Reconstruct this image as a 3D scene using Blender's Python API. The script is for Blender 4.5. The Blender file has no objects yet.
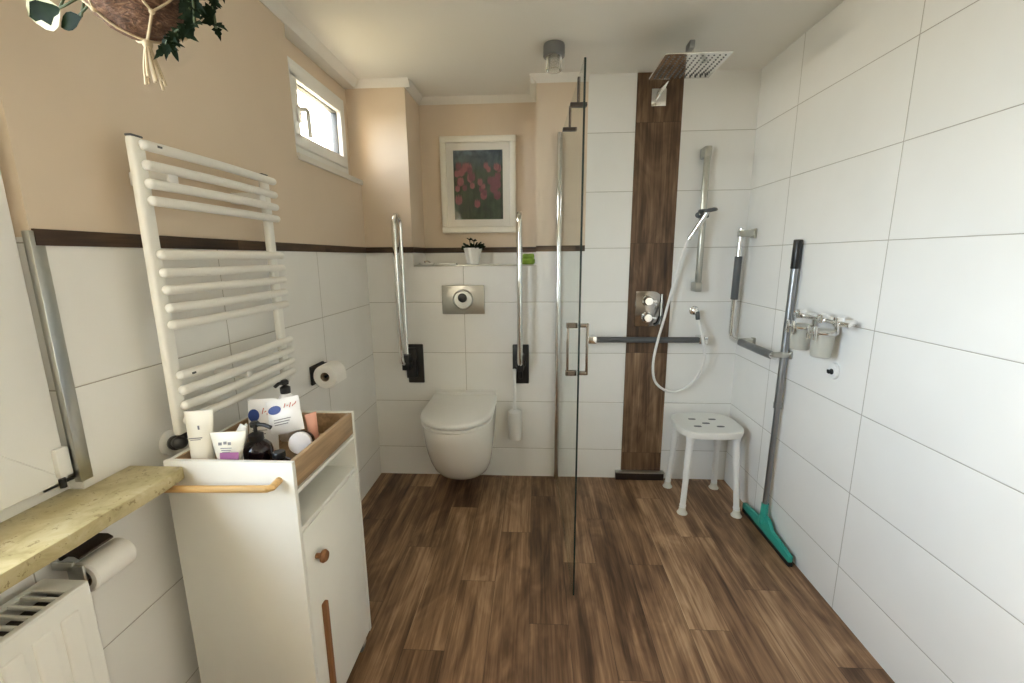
import bpy, bmesh, math, random
from mathutils import Vector, Matrix, noise
random.seed(7)
S = bpy.context.scene
COL = S.collection
PI = math.pi
XL, XR, YB, ZC = -0.977, 1.145, 2.5, 2.27      # left wall, right wall, back wall, ceiling
YF = -1.35                                       # wall behind the camera
ZT = 1.386                                       # dark border on the wainscot
NL, NR, NY, NZ = -0.704, 0.0, 2.785, 1.297       # niche above the toilet

# ------------------------------------------------------------------ materials
class Nodes:
    def __init__(s, name):
        s.m = bpy.data.materials.new(name); s.m.use_nodes = True
        s.t = s.m.node_tree; s.t.nodes.clear()
        s.out = s.t.nodes.new('ShaderNodeOutputMaterial')
    def new(s, typ, **kw):
        n = s.t.nodes.new(typ)
        for k, v in kw.items():
            setattr(n, k, v)
        return n
    def put(s, sock, v):
        if isinstance(v, bpy.types.NodeSocket): s.t.links.new(v, sock)
        elif isinstance(v, (tuple, list)) and len(v) == 3 and sock.type == 'RGBA': sock.default_value = (*v, 1)
        else: sock.default_value = v
    def math(s, op, a, b=0.0, c=0.0):
        n = s.new('ShaderNodeMath', operation=op)
        s.put(n.inputs[0], a); s.put(n.inputs[1], b); s.put(n.inputs[2], c)
        return n.outputs[0]
    def mix(s, f, a, b, blend='MIX'):
        n = s.new('ShaderNodeMix', data_type='RGBA', blend_type=blend)
        s.put(n.inputs[0], f); s.put(n.inputs[6], a); s.put(n.inputs[7], b)
        return n.outputs[2]
    def ramp(s, f, stops):
        n = s.new('ShaderNodeValToRGB'); e = n.color_ramp.elements
        while len(e) < len(stops): e.new(0.5)
        for el, (p, c) in zip(e, stops):
            el.position = p; el.color = (*c, 1)
        s.put(n.inputs[0], f); return n.outputs[0]
    def pos(s, obj=False):
        p = s.new('ShaderNodeTexCoord').outputs['Object'] if obj else s.new('ShaderNodeNewGeometry').outputs['Position']
        x = s.new('ShaderNodeSeparateXYZ'); s.put(x.inputs[0], p)
        return p, x.outputs
    def comb(s, x, y, z):
        n = s.new('ShaderNodeCombineXYZ')
        for i, v in enumerate((x, y, z)): s.put(n.inputs[i], v)
        return n.outputs[0]
    def noise(s, vec, scale, detail=3, rough=.5, dist=0):
        n = s.new('ShaderNodeTexNoise')
        s.put(n.inputs['Vector'], vec); n.inputs['Scale'].default_value = scale
        n.inputs['Detail'].default_value = detail; n.inputs['Roughness'].default_value = rough
        n.inputs['Distortion'].default_value = dist
        return n.outputs[0]
    def bump(s, h, strength=.2, dist=.01):
        n = s.new('ShaderNodeBump'); n.inputs['Strength'].default_value = strength
        n.inputs['Distance'].default_value = dist; s.put(n.inputs['Height'], h)
        return n.outputs[0]
    def principled(s, col, rough=.5, metal=0., normal=None, **kw):
        n = s.new('ShaderNodeBsdfPrincipled')
        s.put(n.inputs['Base Color'], col); s.put(n.inputs['Roughness'], rough); s.put(n.inputs['Metallic'], metal)
        if normal is not None: s.put(n.inputs['Normal'], normal)
        for k, v in kw.items(): s.put(n.inputs[k.replace('_', ' ')], v)
        s.t.links.new(n.outputs[0], s.out.inputs[0]); return n

def plain(name, col, rough=.5, metal=0., var=.06, scale=30., bump=0., **kw):
    n = Nodes(name); p, _ = n.pos(True)
    f = n.noise(p, scale)
    c = n.mix(f, tuple(x * (1 - var) for x in col), tuple(min(1, x * (1 + var)) for x in col))
    nm = n.bump(f, bump, .002) if bump else None
    n.principled(c, rough, metal, nm, **kw); return n.m

def tile_mat(name, axis, off, w, voff, h):
    n = Nodes(name); p, x = n.pos()
    def line(v, o, s):
        t = n.math('FRACT', n.math('DIVIDE', n.math('SUBTRACT', v, o), s))
        d = n.math('MULTIPLY', n.math('MINIMUM', t, n.math('SUBTRACT', 1.0, t)), s)
        return d
    du = line(x[axis], off, w); dv = line(x[2], voff, h)
    d = n.math('MINIMUM', du, dv)
    g = n.math('LESS_THAN', d, 0.0013)
    soft = n.math('MINIMUM', n.math('DIVIDE', d, 0.004), 1.0)
    wav = n.noise(p, 5, 2)
    c = n.mix(g, n.mix(wav, (.81, .805, .78), (.87, .865, .845)), (.40, .375, .33))
    hgt = n.math('ADD', soft, n.math('MULTIPLY', n.noise(p, 9, 1), 1.2))
    n.principled(c, n.math('ADD', .26, n.math('MULTIPLY', g, .5)), 0, n.bump(hgt, .35, .004))
    return n.m

def wood_tile_mat(name, la, aa, a0, w, l0, L, tone=1.0, dark=0.0, seams=True):
    """planks running along axis la, side by side along axis aa"""
    n = Nodes(name); p, x = n.pos()
    ca = n.math('DIVIDE', n.math('SUBTRACT', x[aa], a0), w)
    k = n.math('FLOOR', ca)
    wn = n.new('ShaderNodeTexWhiteNoise', noise_dimensions='1D'); n.put(wn.inputs['W'], k)
    cl = n.math('DIVIDE', n.math('ADD', n.math('SUBTRACT', x[la], l0), n.math('MULTIPLY', n.math('FRACT', n.math('MULTIPLY', n.math('ABSOLUTE', k), .382)), L)), L)
    j = n.math('FLOOR', cl)
    wn2 = n.new('ShaderNodeTexWhiteNoise', noise_dimensions='2D'); n.put(wn2.inputs['Vector'], n.comb(k, j, 0))
    rnd = wn2.outputs[0]
    off = n.math('MULTIPLY', rnd, 37.0)
    def grain(sa, sl, det, dist=0.0):
        v = [0, 0, 0]; v[0] = n.math('ADD', n.math('MULTIPLY', x[aa], sa), off); v[1] = n.math('ADD', n.math('MULTIPLY', x[la], sl), off)
        return n.noise(n.comb(v[0], v[1], off), 1.0, det, .6, dist)
    g1 = grain(26, 1.7, 4, .6); g2 = grain(120, 3.2, 3); g3 = grain(7, 2.4, 3, 1.2)
    f = n.math('ADD', n.math('ADD', n.math('MULTIPLY', g1, .75), n.math('MULTIPLY', g2, .38)), n.math('ADD', n.math('MULTIPLY', g3, .60), n.math('MULTIPLY', n.math('SUBTRACT', rnd, .5), .24)))
    f = n.math('SUBTRACT', f, .365 + dark)
    t = tone
    c = n.ramp(f, [(.25, (.026 * t, .012 * t, .0055 * t)), (.43, (.080 * t, .042 * t, .021 * t)), (.58, (.150 * t, .087 * t, .046 * t)), (.80, (.288 * t, .189 * t, .111 * t))])
    ta = n.math('FRACT', ca); tl = n.math('FRACT', cl)
    da = n.math('MULTIPLY', n.math('MINIMUM', ta, n.math('SUBTRACT', 1.0, ta)), w)
    dl = n.math('MULTIPLY', n.math('MINIMUM', tl, n.math('SUBTRACT', 1.0, tl)), L)
    s = n.math('LESS_THAN', n.math('MINIMUM', da, dl), .0009)
    if seams: c = n.mix(n.math('MULTIPLY', s, .7), c, (.02, .012, .007))
    n.principled(c, n.math('ADD', .44, n.math('MULTIPLY', g2, .12)), 0, n.bump(g2, .12, .002)); return n.m

def light_wood(name, col=(.47, .30, .155), axis=0, obj=True):
    n = Nodes(name); p, x = n.pos(obj)
    sc = [70, 70, 70]; sc[axis] = 4
    g = n.noise(n.comb(*[n.math('MULTIPLY', x[i], sc[i]) for i in range(3)]), 1, 4, .6)
    c = n.ramp(g, [(.3, tuple(v * .62 for v in col)), (.7, tuple(min(1, v * 1.2) for v in col))])
    n.principled(c, .5); return n.m

def thin_glass(name, tint, rough=0.0, ior=1.45, amount=1.0):
    n = Nodes(name)
    tr = n.new('ShaderNodeBsdfTransparent'); n.put(tr.inputs[0], tint)
    gl = n.new('ShaderNodeBsdfGlossy'); gl.inputs['Roughness'].default_value = rough
    fr = n.new('ShaderNodeFresnel'); fr.inputs[0].default_value = ior
    ms = n.new('ShaderNodeMixShader'); bf = n.new('ShaderNodeNewGeometry').outputs['Backfacing']; n.put(ms.inputs[0], n.math('MULTIPLY', n.math('MULTIPLY', fr.outputs[0], amount), n.math('SUBTRACT', 1.0, bf)))
    n.t.links.new(tr.outputs[0], ms.inputs[1]); n.t.links.new(gl.outputs[0], ms.inputs[2])
    n.t.links.new(ms.outputs[0], n.out.inputs[0]); return n.m

def stone_mat():
    n = Nodes('yellow_stone'); p, _ = n.pos()
    a = n.noise(p, 14, 6, .65, .6); b = n.noise(p, 75, 4, .7); c = n.noise(p, 30, 3, .6)
    col = n.ramp(a, [(.3, (.34, .275, .125)), (.5, (.50, .43, .235)), (.72, (.62, .56, .37))])
    sp = n.math('MULTIPLY', n.math('GREATER_THAN', b, .60), n.math('GREATER_THAN', c, .48))
    col = n.mix(n.math('MULTIPLY', sp, .75), col, (.23, .17, .07))
    n.principled(col, .38); return n.m

def coconut_mat():
    n = Nodes('coconut_fibre'); p, x = n.pos(True)
    g = n.noise(n.comb(n.math('MULTIPLY', x[0], 60), n.math('MULTIPLY', x[1], 60), n.math('MULTIPLY', x[2], 170)), 1, 5, .7, 2.0)
    c = n.ramp(g, [(.3, (.035, .015, .008)), (.52, (.13, .058, .03)), (.72, (.32, .18, .10))])
    n.principled(c, .75, 0, n.bump(g, .8, .006)); return n.m

def leaf_mat(name, dark, light, edge=0.0):
    n = Nodes(name); p, _ = n.pos(True)
    a = n.noise(p, 22 if edge else 40, 2)
    c = n.ramp(a, [(.53, dark), (.58, light)] if edge else [(.3, dark), (.7, light)])
    n.principled(c, .6, Specular_IOR_Level=.08); return n.m

def print_mat():
    n = Nodes('blurred_flower_bed'); p, x = n.pos(True)
    f = n.noise(n.comb(n.math('MULTIPLY', x[0], 38), 0, n.math('MULTIPLY', x[2], 11)), 1, 3)
    g = n.ramp(f, [(.3, (.010, .014, .010)), (.5, (.03, .055, .025)), (.72, (.06, .10, .05))])
    sky = n.ramp(n.noise(p, 25, 2), [(.35, (.03, .05, .075)), (.7, (.14, .20, .25))])
    t = n.math('MULTIPLY', n.math('ADD', n.math('MULTIPLY', x[2], 1.0), -.36), 9.0)
    c = n.mix(n.math('MINIMUM', n.math('MAXIMUM', t, 0.0), 1.0), g, sky)
    n.principled(c, .4); return n.m

M = {}
M['paint_wall'] = plain('cream_wall_paint', (.70, .585, .46), .85, var=.03, scale=6, bump=.15)
M['paint_front'] = plain('unseen_wall_darkened', (.30, .28, .25), .85, var=.03, scale=6)  # unseen wall behind the camera, darkened to cut bounced light
M['paint_ceiling'] = plain('white_ceiling_paint', (.80, .785, .74), .9, var=.02, scale=5, bump=.1)
M['cornice'] = plain('cornice_white', (.80, .775, .72), .6, var=.02)
M['tile_back'] = tile_mat('white_tile_on_back_wall', 0, -.416, 1.6, .185, .30)
M['tile_left'] = tile_mat('white_tile_on_left_wall', 1, 1.31, .617, .175, .30)
M['tile_right'] = tile_mat('white_tile_on_right_wall', 1, 1.514, .618, .185, .30)
M['floor'] = wood_tile_mat('wood_look_floor_tile', 1, 0, .27, .146, .30, .88, 1.8)
M['strip'] = wood_tile_mat('wood_look_wall_tile', 2, 0, .5221, .30, .17, .62, 1.15)
M['border'] = wood_tile_mat('dark_border_tile', 1, 2, 1.0, .9, .20, .6, .62, .03)
M['border_x'] = wood_tile_mat('dark_border_tile_back', 0, 2, 1.0, .9, -.38, .6, .62, .03)
M['pvc'] = plain('white_window_plastic', (.82, .82, .80), .35, var=.01)
M['white_enamel'] = plain('white_enamel', (.84, .835, .79), .3, var=.01)
M['white_board'] = plain('white_lacquered_board', (.80, .80, .755), .45, var=.015)
M['ceramic'] = plain('white_ceramic', (.83, .825, .79), .12, var=.01)
M['white_plastic'] = plain('white_plastic', (.80, .80, .785), .35, var=.02)
M['seat_plastic'] = plain('stool_plastic', (.80, .80, .765), .42, var=.02)
M['chrome'] = plain('chrome', (.80, .80, .79), .10, 1.0, var=.02)
M['steel'] = plain('brushed_steel', (.50, .50, .46), .30, 1.0, var=.05, scale=80)
M['dark_chrome'] = plain('shaded_chrome', (.34, .32, .30), .14, 1.0, var=.03)  # chrome with dark reflections put into its colour
M['alu'] = plain('anodised_aluminium', (.30, .31, .32), .38, 1.0, var=.04, scale=60)
M['dark_steel'] = plain('dark_steel', (.07, .055, .05), .35, .8, var=.15)
M['grey_grip'] = plain('grey_rubber', (.085, .09, .095), .45, var=.05)
M['black'] = plain('black_plastic', (.012, .012, .013), .35, var=.2)
M['rubber_white'] = plain('pale_rubber', (.72, .70, .62), .6, var=.04)
M['teal'] = plain('teal_plastic', (.03, .33, .265), .4, var=.06)
M['light_wood'] = light_wood('tray_wood', (.42, .285, .165), 1)
M['pale_wood'] = light_wood('rail_wood', (.62, .39, .15), 0)
M['knob_wood'] = light_wood('knob_wood', (.27, .12, .045), 2)
M['paper'] = plain('toilet_paper', (.86, .85, .82), .9, var=.02, bump=.3)
M['card'] = plain('cardboard', (.25, .18, .12), .9)
M['stone'] = stone_mat()
M['glass'] = thin_glass('clear_window_glass', (.97, .98, .97))
M['shower_glass'] = thin_glass('shower_glass', (.955, .975, .968), 0, 1.45, .5)
M['glass_edge'] = plain('dark_green_glass_edge', (.020, .032, .030), .12, var=.1)
M['picture_glass'] = thin_glass('picture_glazing', (.97, .97, .97), .02, 1.4, 1.0)
M['frosted'] = plain('frosted_glass', (.88, .87, .78), .35, var=.03, Transmission_Weight=.55, IOR=1.3)
M['lamp_glass'] = plain('lamp_glass', (.93, .92, .88), .25, var=.02, Transmission_Weight=.8, IOR=1.25)
M['coco'] = coconut_mat()
M['rope'] = plain('natural_rope', (.48, .38, .25), .9, var=.15, scale=120, bump=.5)
M['leaf_dark'] = leaf_mat('dark_leaf', (.004, .009, .0035), (.010, .019, .007))
M['leaf_var'] = plain('cream_leaf_margin', (.50, .49, .33), .6, var=.15)
M['stem'] = plain('stem_green', (.055, .075, .03), .6)
M['soil'] = plain('soil', (.03, .02, .014), .95, bump=.6)
M['frame_white'] = plain('white_wood_frame', (.82, .79, .70), .4, var=.03)
M['mat_board'] = plain('picture_mat', (.86, .83, .76), .7, var=.02)
M['print'] = print_mat()
M['tulip'] = plain('tulip_pink', (.30, .105, .12), .5, var=.5, scale=60)
M['tulip2'] = plain('tulip_rose', (.17, .05, .065), .5, var=.5, scale=60)
M['green_cloth'] = plain('green_cloth', (.26, .40, .055), .85, var=.3, scale=45, bump=.5)
M['blue_ink'] = plain('blue_print', (.02, .055, .25), .5)
M['red_ink'] = plain('red_print', (.55, .10, .06), .5)
M['grey_ink'] = plain('grey_print', (.20, .20, .22), .5)
M['purple_ink'] = plain('purple_print', (.34, .12, .30), .45, var=.15)
M['pack_white'] = plain('white_packaging', (.86, .86, .86), .35, var=.03)
M['cream_pack'] = plain('cream_packaging', (.83, .81, .72), .35, var=.02)
M['pink_pack'] = plain('pink_packaging', (.78, .40, .30), .4, var=.05)
M['amber'] = plain('dark_brown_bottle', (.012, .006, .008), .14, var=.2)
M['label_white'] = plain('pale_label', (.80, .78, .80), .5, var=.08, scale=90)

# ------------------------------------------------------------------ mesh builder
OFF = {}
class MB:
    def __init__(s): s.bm = bmesh.new()
    def _merge(s, t, mat, xf=None):
        if xf is not None: bmesh.ops.transform(t, matrix=xf, verts=t.verts)
        for f in t.faces: f.material_index = mat
        me = bpy.data.meshes.new('tmp'); t.to_mesh(me); t.free()
        s.bm.from_mesh(me); bpy.data.meshes.remove(me); return s
    def box(s, lo, hi, bevel=0., seg=2, mat=0, xf=None):
        t = bmesh.new(); bmesh.ops.create_cube(t, size=1)
        d = [hi[i] - lo[i] for i in range(3)]
        for v in t.verts:
            v.co = Vector([lo[i] + (v.co[i] + .5) * d[i] for i in range(3)])
        if bevel: bmesh.ops.bevel(t, geom=t.edges[:], offset=min(bevel, min(abs(q) for q in d) * .49), segments=seg, profile=.5, affect='EDGES')
        return s._merge(t, mat, xf)
    def cyl(s, a, b, r, r2=None, n=20, mat=0, bevel=0.):
        a, b = Vector(a), Vector(b); d = b - a; L = d.length
        t = bmesh.new(); bmesh.ops.create_cone(t, cap_ends=True, segments=n, radius1=r, radius2=r if r2 is None else r2, depth=L)
        if bevel:
            e = [e for e in t.edges if abs(e.verts[0].co.z - e.verts[1].co.z) < 1e-6]
            bmesh.ops.bevel(t, geom=e, offset=bevel, segments=2, profile=.5, affect='EDGES')
        q = Vector((0, 0, 1)).rotation_difference(d.normalized()).to_matrix().to_4x4()
        return s._merge(t, mat, Matrix.Translation((a + b) / 2) @ q)
    def tube(s, pts, r, n=10, mat=0, smooth=0, closed=False, taper=None):
        P = [Vector(p) for p in pts]
        if smooth:
            Q = []; m = len(P); rng = m if closed else m - 1
            for i in range(rng):
                g = lambda k: P[k % m] if closed else P[max(0, min(m - 1, k))]
                p0, p1, p2, p3 = g(i - 1), g(i), g(i + 1), g(i + 2)
                for j in range(smooth):
                    u = j / smooth
                    Q.append(.5 * ((2 * p1) + (p2 - p0) * u + (2 * p0 - 5 * p1 + 4 * p2 - p3) * u * u + (3 * p1 - p0 - 3 * p2 + p3) * u ** 3))
            if not closed: Q.append(P[-1])
            P = Q
        m = len(P); t = bmesh.new(); rings = []; nrm = None
        for i, p in enumerate(P):
            if closed: tan = (P[(i + 1) % m] - P[i - 1]).normalized()
            else: tan = (P[min(i + 1, m - 1)] - P[max(i - 1, 0)]).normalized()
            if nrm is None:
                nrm = tan.orthogonal().normalized()
            else:
                nrm = (nrm - tan * nrm.dot(tan)).normalized()
            bi = tan.cross(nrm)
            rr = r if taper is None else r * (taper[0] + (taper[1] - taper[0]) * i / (m - 1))
            rings.append([t.verts.new(p + (nrm * math.cos(2 * PI * k / n) + bi * math.sin(2 * PI * k / n)) * rr) for k in range(n)])
        for i in range(m if closed else m - 1):
            A, B = rings[i], rings[(i + 1) % m]
            for k in range(n):
                t.faces.new((A[k], A[(k + 1) % n], B[(k + 1) % n], B[k]))
        if not closed:
            t.faces.new(rings[0][::-1]); t.faces.new(rings[-1])
        return s._merge(t, mat)
    def lathe(s, prof, c=(0, 0, 0), axis=(0, 0, 1), n=28, mat=0, sx=1., sy=1.):
        t = bmesh.new(); rings = []
        for r, z in prof:
            rings.append([t.verts.new((r * math.cos(2 * PI * k / n) * sx, r * math.sin(2 * PI * k / n) * sy, z)) for k in range(n)])
        for A, B in zip(rings, rings[1:]):
            for k in range(n): t.faces.new((A[k], A[(k + 1) % n], B[(k + 1) % n], B[k]))
        if prof[0][0] > 1e-6: t.faces.new(rings[0][::-1])
        if prof[-1][0] > 1e-6: t.faces.new(rings[-1])
        bmesh.ops.remove_doubles(t, verts=t.verts, dist=1e-6)
        q = Vector((0, 0, 1)).rotation_difference(Vector(axis).normalized()).to_matrix().to_4x4()
        return s._merge(t, mat, Matrix.Translation(c) @ q)
    def loft(s, rings, mat=0, caps=True):
        t = bmesh.new(); R = [[t.verts.new(p) for p in ring] for ring in rings]; n = len(R[0])
        for A, B in zip(R, R[1:]):
            for k in range(n): t.faces.new((A[k], A[(k + 1) % n], B[(k + 1) % n], B[k]))
        if caps:
            t.faces.new(R[0][::-1]); t.faces.new(R[-1])
        bmesh.ops.recalc_face_normals(t, faces=t.faces)
        return s._merge(t, mat)
    def prism(s, poly, depth, xf, bevel=0., mat=0, seg=2):
        """poly in local xy, extruded along local z by depth, then placed by xf"""
        t = bmesh.new()
        f = t.faces.new([t.verts.new((p[0], p[1], 0)) for p in poly])
        e = bmesh.ops.extrude_face_region(t, geom=[f])
        bmesh.ops.translate(t, vec=(0, 0, depth), verts=[v for v in e['geom'] if isinstance(v, bmesh.types.BMVert)])
        bmesh.ops.recalc_face_normals(t, faces=t.faces)
        if bevel: bmesh.ops.bevel(t, geom=[e for e in t.edges if e.calc_face_angle(0) > .5], offset=bevel, segments=seg, profile=.5, affect='EDGES')
        return s._merge(t, mat, xf)
    def ball(s, c, r, sc=(1, 1, 1), mat=0, n=16, xf=None):
        t = bmesh.new(); bmesh.ops.create_uvsphere(t, u_segments=n, v_segments=max(6, n // 2), radius=r)
        m = Matrix.Translation(c) @ Matrix.Diagonal((*sc, 1))
        return s._merge(t, mat, m if xf is None else Matrix.Translation(c) @ xf @ Matrix.Diagonal((*sc, 1)))
    def poly(s, pts, mat=0):
        f = s.bm.faces.new([s.bm.verts.new(p) for p in pts]); f.material_index = mat; return s
    def build(s, name, mats, parent=None, smooth=True, ang=38):
        me = bpy.data.meshes.new(name); s.bm.to_mesh(me); s.bm.free()
        for m in (mats if isinstance(mats, (list, tuple)) else [mats]): me.materials.append(M[m])
        if smooth:
            me.shade_smooth(); me.set_sharp_from_angle(angle=math.radians(ang))
        o = bpy.data.objects.new(name, me); COL.objects.link(o)
        if parent is not None:
            o.parent = parent; off = OFF[parent.name]; OFF[o.name] = off
            me.transform(Matrix.Translation(-off))
        else: OFF[o.name] = Vector((0, 0, 0))
        return o

def thing(name, loc, label, cat, group=None):
    o = bpy.data.objects.new(name, None); COL.objects.link(o); o.location = loc
    o.empty_display_size = .05
    OFF[o.name] = Vector(loc)
    o['label'] = label; o['category'] = cat
    if group: o['group'] = group
    return o
def rebase(o, base):
    """origin of a one-mesh thing moved to its base"""
    base = Vector(base); o.data.transform(Matrix.Translation(-base)); o.location = base; OFF[o.name] = base
def tag(o, label, cat, group=None):
    o['label'] = label; o['category'] = cat
    if group: o['group'] = group
    return o
def struct(o): o['kind'] = 'structure'; return o
def struct_empty(name, loc):
    o = bpy.data.objects.new(name, None); COL.objects.link(o); o.location = loc; o['kind'] = 'structure'
    o.empty_display_size = .05
    OFF[o.name] = Vector(loc); return o
def frame_xf(origin, xdir, ydir):
    x = Vector(xdir).normalized(); z = x.cross(Vector(ydir)).normalized(); y = z.cross(x)
    m = Matrix((x, y, z)).transposed().to_4x4(); return Matrix.Translation(origin) @ m

def cells(name, xs, ys, zs, solid, matfn, mats):
    """a wall as a block grid with openings; only its outer faces are made"""
    bm = bmesh.new(); V = {}
    def v(p):
        k = tuple(round(c, 5) for c in p)
        if k not in V: V[k] = bm.verts.new(p)
        return V[k]
    A = (xs, ys, zs); N = [len(a) - 1 for a in A]
    mid = lambda a, i: (a[i] + a[i + 1]) / 2
    sol = lambda i, j, k: 0 <= i < N[0] and 0 <= j < N[1] and 0 <= k < N[2] and solid(mid(xs, i), mid(ys, j), mid(zs, k))
    for i in range(N[0]):
        for j in range(N[1]):
            for k in range(N[2]):
                if not sol(i, j, k): continue
                lo = (xs[i], ys[j], zs[k]); hi = (xs[i + 1], ys[j + 1], zs[k + 1])
                for ax in range(3):
                    for sd in (0, 1):
                        nb = [i, j, k]; nb[ax] += 1 if sd else -1
                        if sol(*nb): continue
                        b, c = (ax + 1) % 3, (ax + 2) % 3
                        q = []
                        for (ub, uc) in ((0, 0), (1, 0), (1, 1), (0, 1)):
                            p = [0, 0, 0]; p[ax] = hi[ax] if sd else lo[ax]
                            p[b] = hi[b] if ub else lo[b]; p[c] = hi[c] if uc else lo[c]; q.append(v(p))
                        if not sd: q.reverse()
                        f = bm.faces.new(q)
                        ctr = f.calc_center_median(); f.material_index = matfn(ctr, ax, sd)
    me = bpy.data.meshes.new(name); bm.to_mesh(me); bm.free()
    for m in mats: me.materials.append(M[m])
    o = bpy.data.objects.new(name, me); COL.objects.link(o); OFF[o.name] = Vector((0, 0, 0))
    return struct(o)

# ------------------------------------------------------------------ room shell
struct(MB().box((-1.4, YF - .2, -.12), (1.4, 3.0, 0)).build('floor', 'floor', smooth=False))
struct(MB().box((-1.14, YF - .2, ZC), (1.4, 3.0, ZC + .12)).build('ceiling', 'paint_ceiling', smooth=False))
W2 = (-.62, .812, .855, 2.06)       # front window opening y0 y1 z0 z1
W1 = (1.875, 2.462, 1.79, 2.165)    # high window opening
RX = -1.030                         # back of the high window's recess
RY0, RZ0 = 1.835, 1.755
def solid_l(x, y, z):
    if W2[0] < y < W2[1] and W2[2] < z < W2[3]: return False
    if x < -1.14 and y > RY0 - .02: return False  # unseen outer thickness added around the front window to cut slanting light
    if x > RX and y > RY0 and z > RZ0: return False
    if W1[0] < y < W1[1] and W1[2] < z < W1[3]: return False
    return True
cells('wall_left', [-1.33, -1.14, RX, XL], [YF, W2[0], W2[1], RY0, W1[0], W1[1], YB], [0, W2[2], ZT, RZ0, W1[2], W2[3], W1[3], ZC], solid_l,
      lambda c, ax, sd: 1 if c.z < ZT else 0, ['paint_wall', 'tile_left'])
def solid_b(x, y, z): return not (NL < x < NR and y < NY and z > NZ)
def mat_b(c, ax, sd): return 1 if (c.z < ZT or c.x > .272) else 0
cells('wall_back', [-1.06, NL, NR, .272, XR + .15], [YB, NY, 2.95], [0, NZ, ZT, ZC], solid_b, mat_b, ['paint_wall', 'tile_back'])
struct(MB().box((XR, YF, 0), (XR + .15, YB, ZC)).build('wall_right', 'tile_right', smooth=False))
struct(MB().box((-1.25, YF - .15, 0), (XR + .15, YF, ZC)).build('wall_front', 'paint_front', smooth=False))

# dark border on the wainscot, cornices, corner profile, wood-look strip
t = .012; h0, h1 = ZT - .016, ZT + .016
struct(MB().box((XL - .02, .815, h0), (XL + .006, YB, h1)).build('trim_1', 'border', smooth=False))
b = MB().box((XL, YB - .006, h0), (NL, YB + .002, h1)).box((NL - .002, YB - .006, h0), (NL + .006, NY, h1)).box((NL, NY - .006, h0), (NR, NY + .002, h1)).box((NR, YB - .006, h0), (.272, YB + .002, h1))
struct(b.build('trim_2', 'border_x', smooth=False))
def cornice(mb, a, b_, inward):
    """small coved moulding along a-b under the ceiling"""
    a, b_ = Vector(a), Vector(b_); n = Vector(inward)
    prof = [(0, 0), (0, -.034), (.006, -.036), (.012, -.028), (.022, -.016), (.032, -.008), (.036, 0)]
    mb.loft([[p + n * q[0] + Vector((0, 0, q[1])) for q in prof] for p in (a, b_)])
struct_c = MB()
cornice(struct_c, (XL, YF, ZC), (XL, YB, ZC), (1, 0, 0)); 
struct_c.box((XL - .053, RY0 - .02, ZC - .036), (XL + .004, YB, ZC), .002)
struct(struct_c.build('trim_3', 'cornice', ang=25))
c2 = MB(); cornice(c2, (XL, YB, ZC), (NL + .03, YB, ZC), (0, -1, 0)); cornice(c2, (NL, YB, ZC), (NL, NY, ZC), (1, 0, 0)); cornice(c2, (NL, NY, ZC), (NR, NY, ZC), (0, -1, 0)); cornice(c2, (NR, NY, ZC), (NR, YB - .03, ZC), (-1, 0, 0)); cornice(c2, (NR - .03, YB, ZC), (.272, YB, ZC), (0, -1, 0))
struct(c2.build('trim_4', 'cornice', ang=25))
struct(MB().box((XL - .012, .806, .872), (XL + .004, .832, ZT + .012), .002).build('trim_5', 'steel'))
struct(MB().box((.5225, YB - .004, .052), (.7595, YB + .01, ZC)).build('trim_6', 'strip', smooth=False))
# chrome edge of the ledge under the niche
struct(MB().box((NL + .002, YB - .004, NZ - .006), (NR, YB + .004, NZ + .002), .001).build('trim_7', 'steel'))

# ------------------------------------------------------------------ high window (left wall)
w1 = struct_empty('window_1', (RX, W1[0], W1[2]))
def ring_frame(mb, x0, x1, y0, y1, z0, z1, wd, bevel=.004):
    mb.box((x0, y0, z0), (x1, y1, z0 + wd), bevel).box((x0, y0, z1 - wd), (x1, y1, z1), bevel)
    mb.box((x0, y0, z0 + wd * .6), (x1, y0 + wd, z1 - wd * .6), bevel).box((x0, y1 - wd, z0 + wd * .6), (x1, y1, z1 - wd * .6), bevel)
    return mb
ring_frame(MB(), RX - .045, RX + .004, W1[0], W1[1], W1[2], W1[3], .042).build('window_frame', 'pvc', w1)
sash = ring_frame(MB(), RX - .03, RX + .020, W1[0] + .030, W1[1] - .036, W1[2] + .026, W1[3] - .030, .052, .006).build('window_sash', 'pvc', w1)
ring_frame(MB(), RX - .034, RX - .002, W1[0] + .080, W1[1] - .086, W1[2] + .076, W1[3] - .080, .007, .002).build('glazing_bead', 'grey_grip', sash)
MB().box((RX - .022, W1[0] + .07, W1[2] + .07), (RX - .016, W1[1] - .07, W1[3] - .07)).build('glass_pane', 'glass', w1, smooth=False)
hx = RX + .02
MB().box((hx, 1.925, 1.91), (hx + .012, 1.952, 1.975), .004).tube([(hx + .008, 1.938, 1.96), (hx + .040, 1.938, 1.96), (hx + .043, 1.942, 1.955), (hx + .043, 1.946, 1.85)], .009, 10).build('window_handle', 'pvc', w1)
MB().box((RX - .01, RY0 + .001, RZ0 - .002), (XL + .012, YB - .002, RZ0 + .012), .003).box((XL + .002, RY0 + .001, RZ0 - .014), (XL + .012, YB - .002, RZ0 + .006), .003).build('window_sill', 'cornice', w1)

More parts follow.
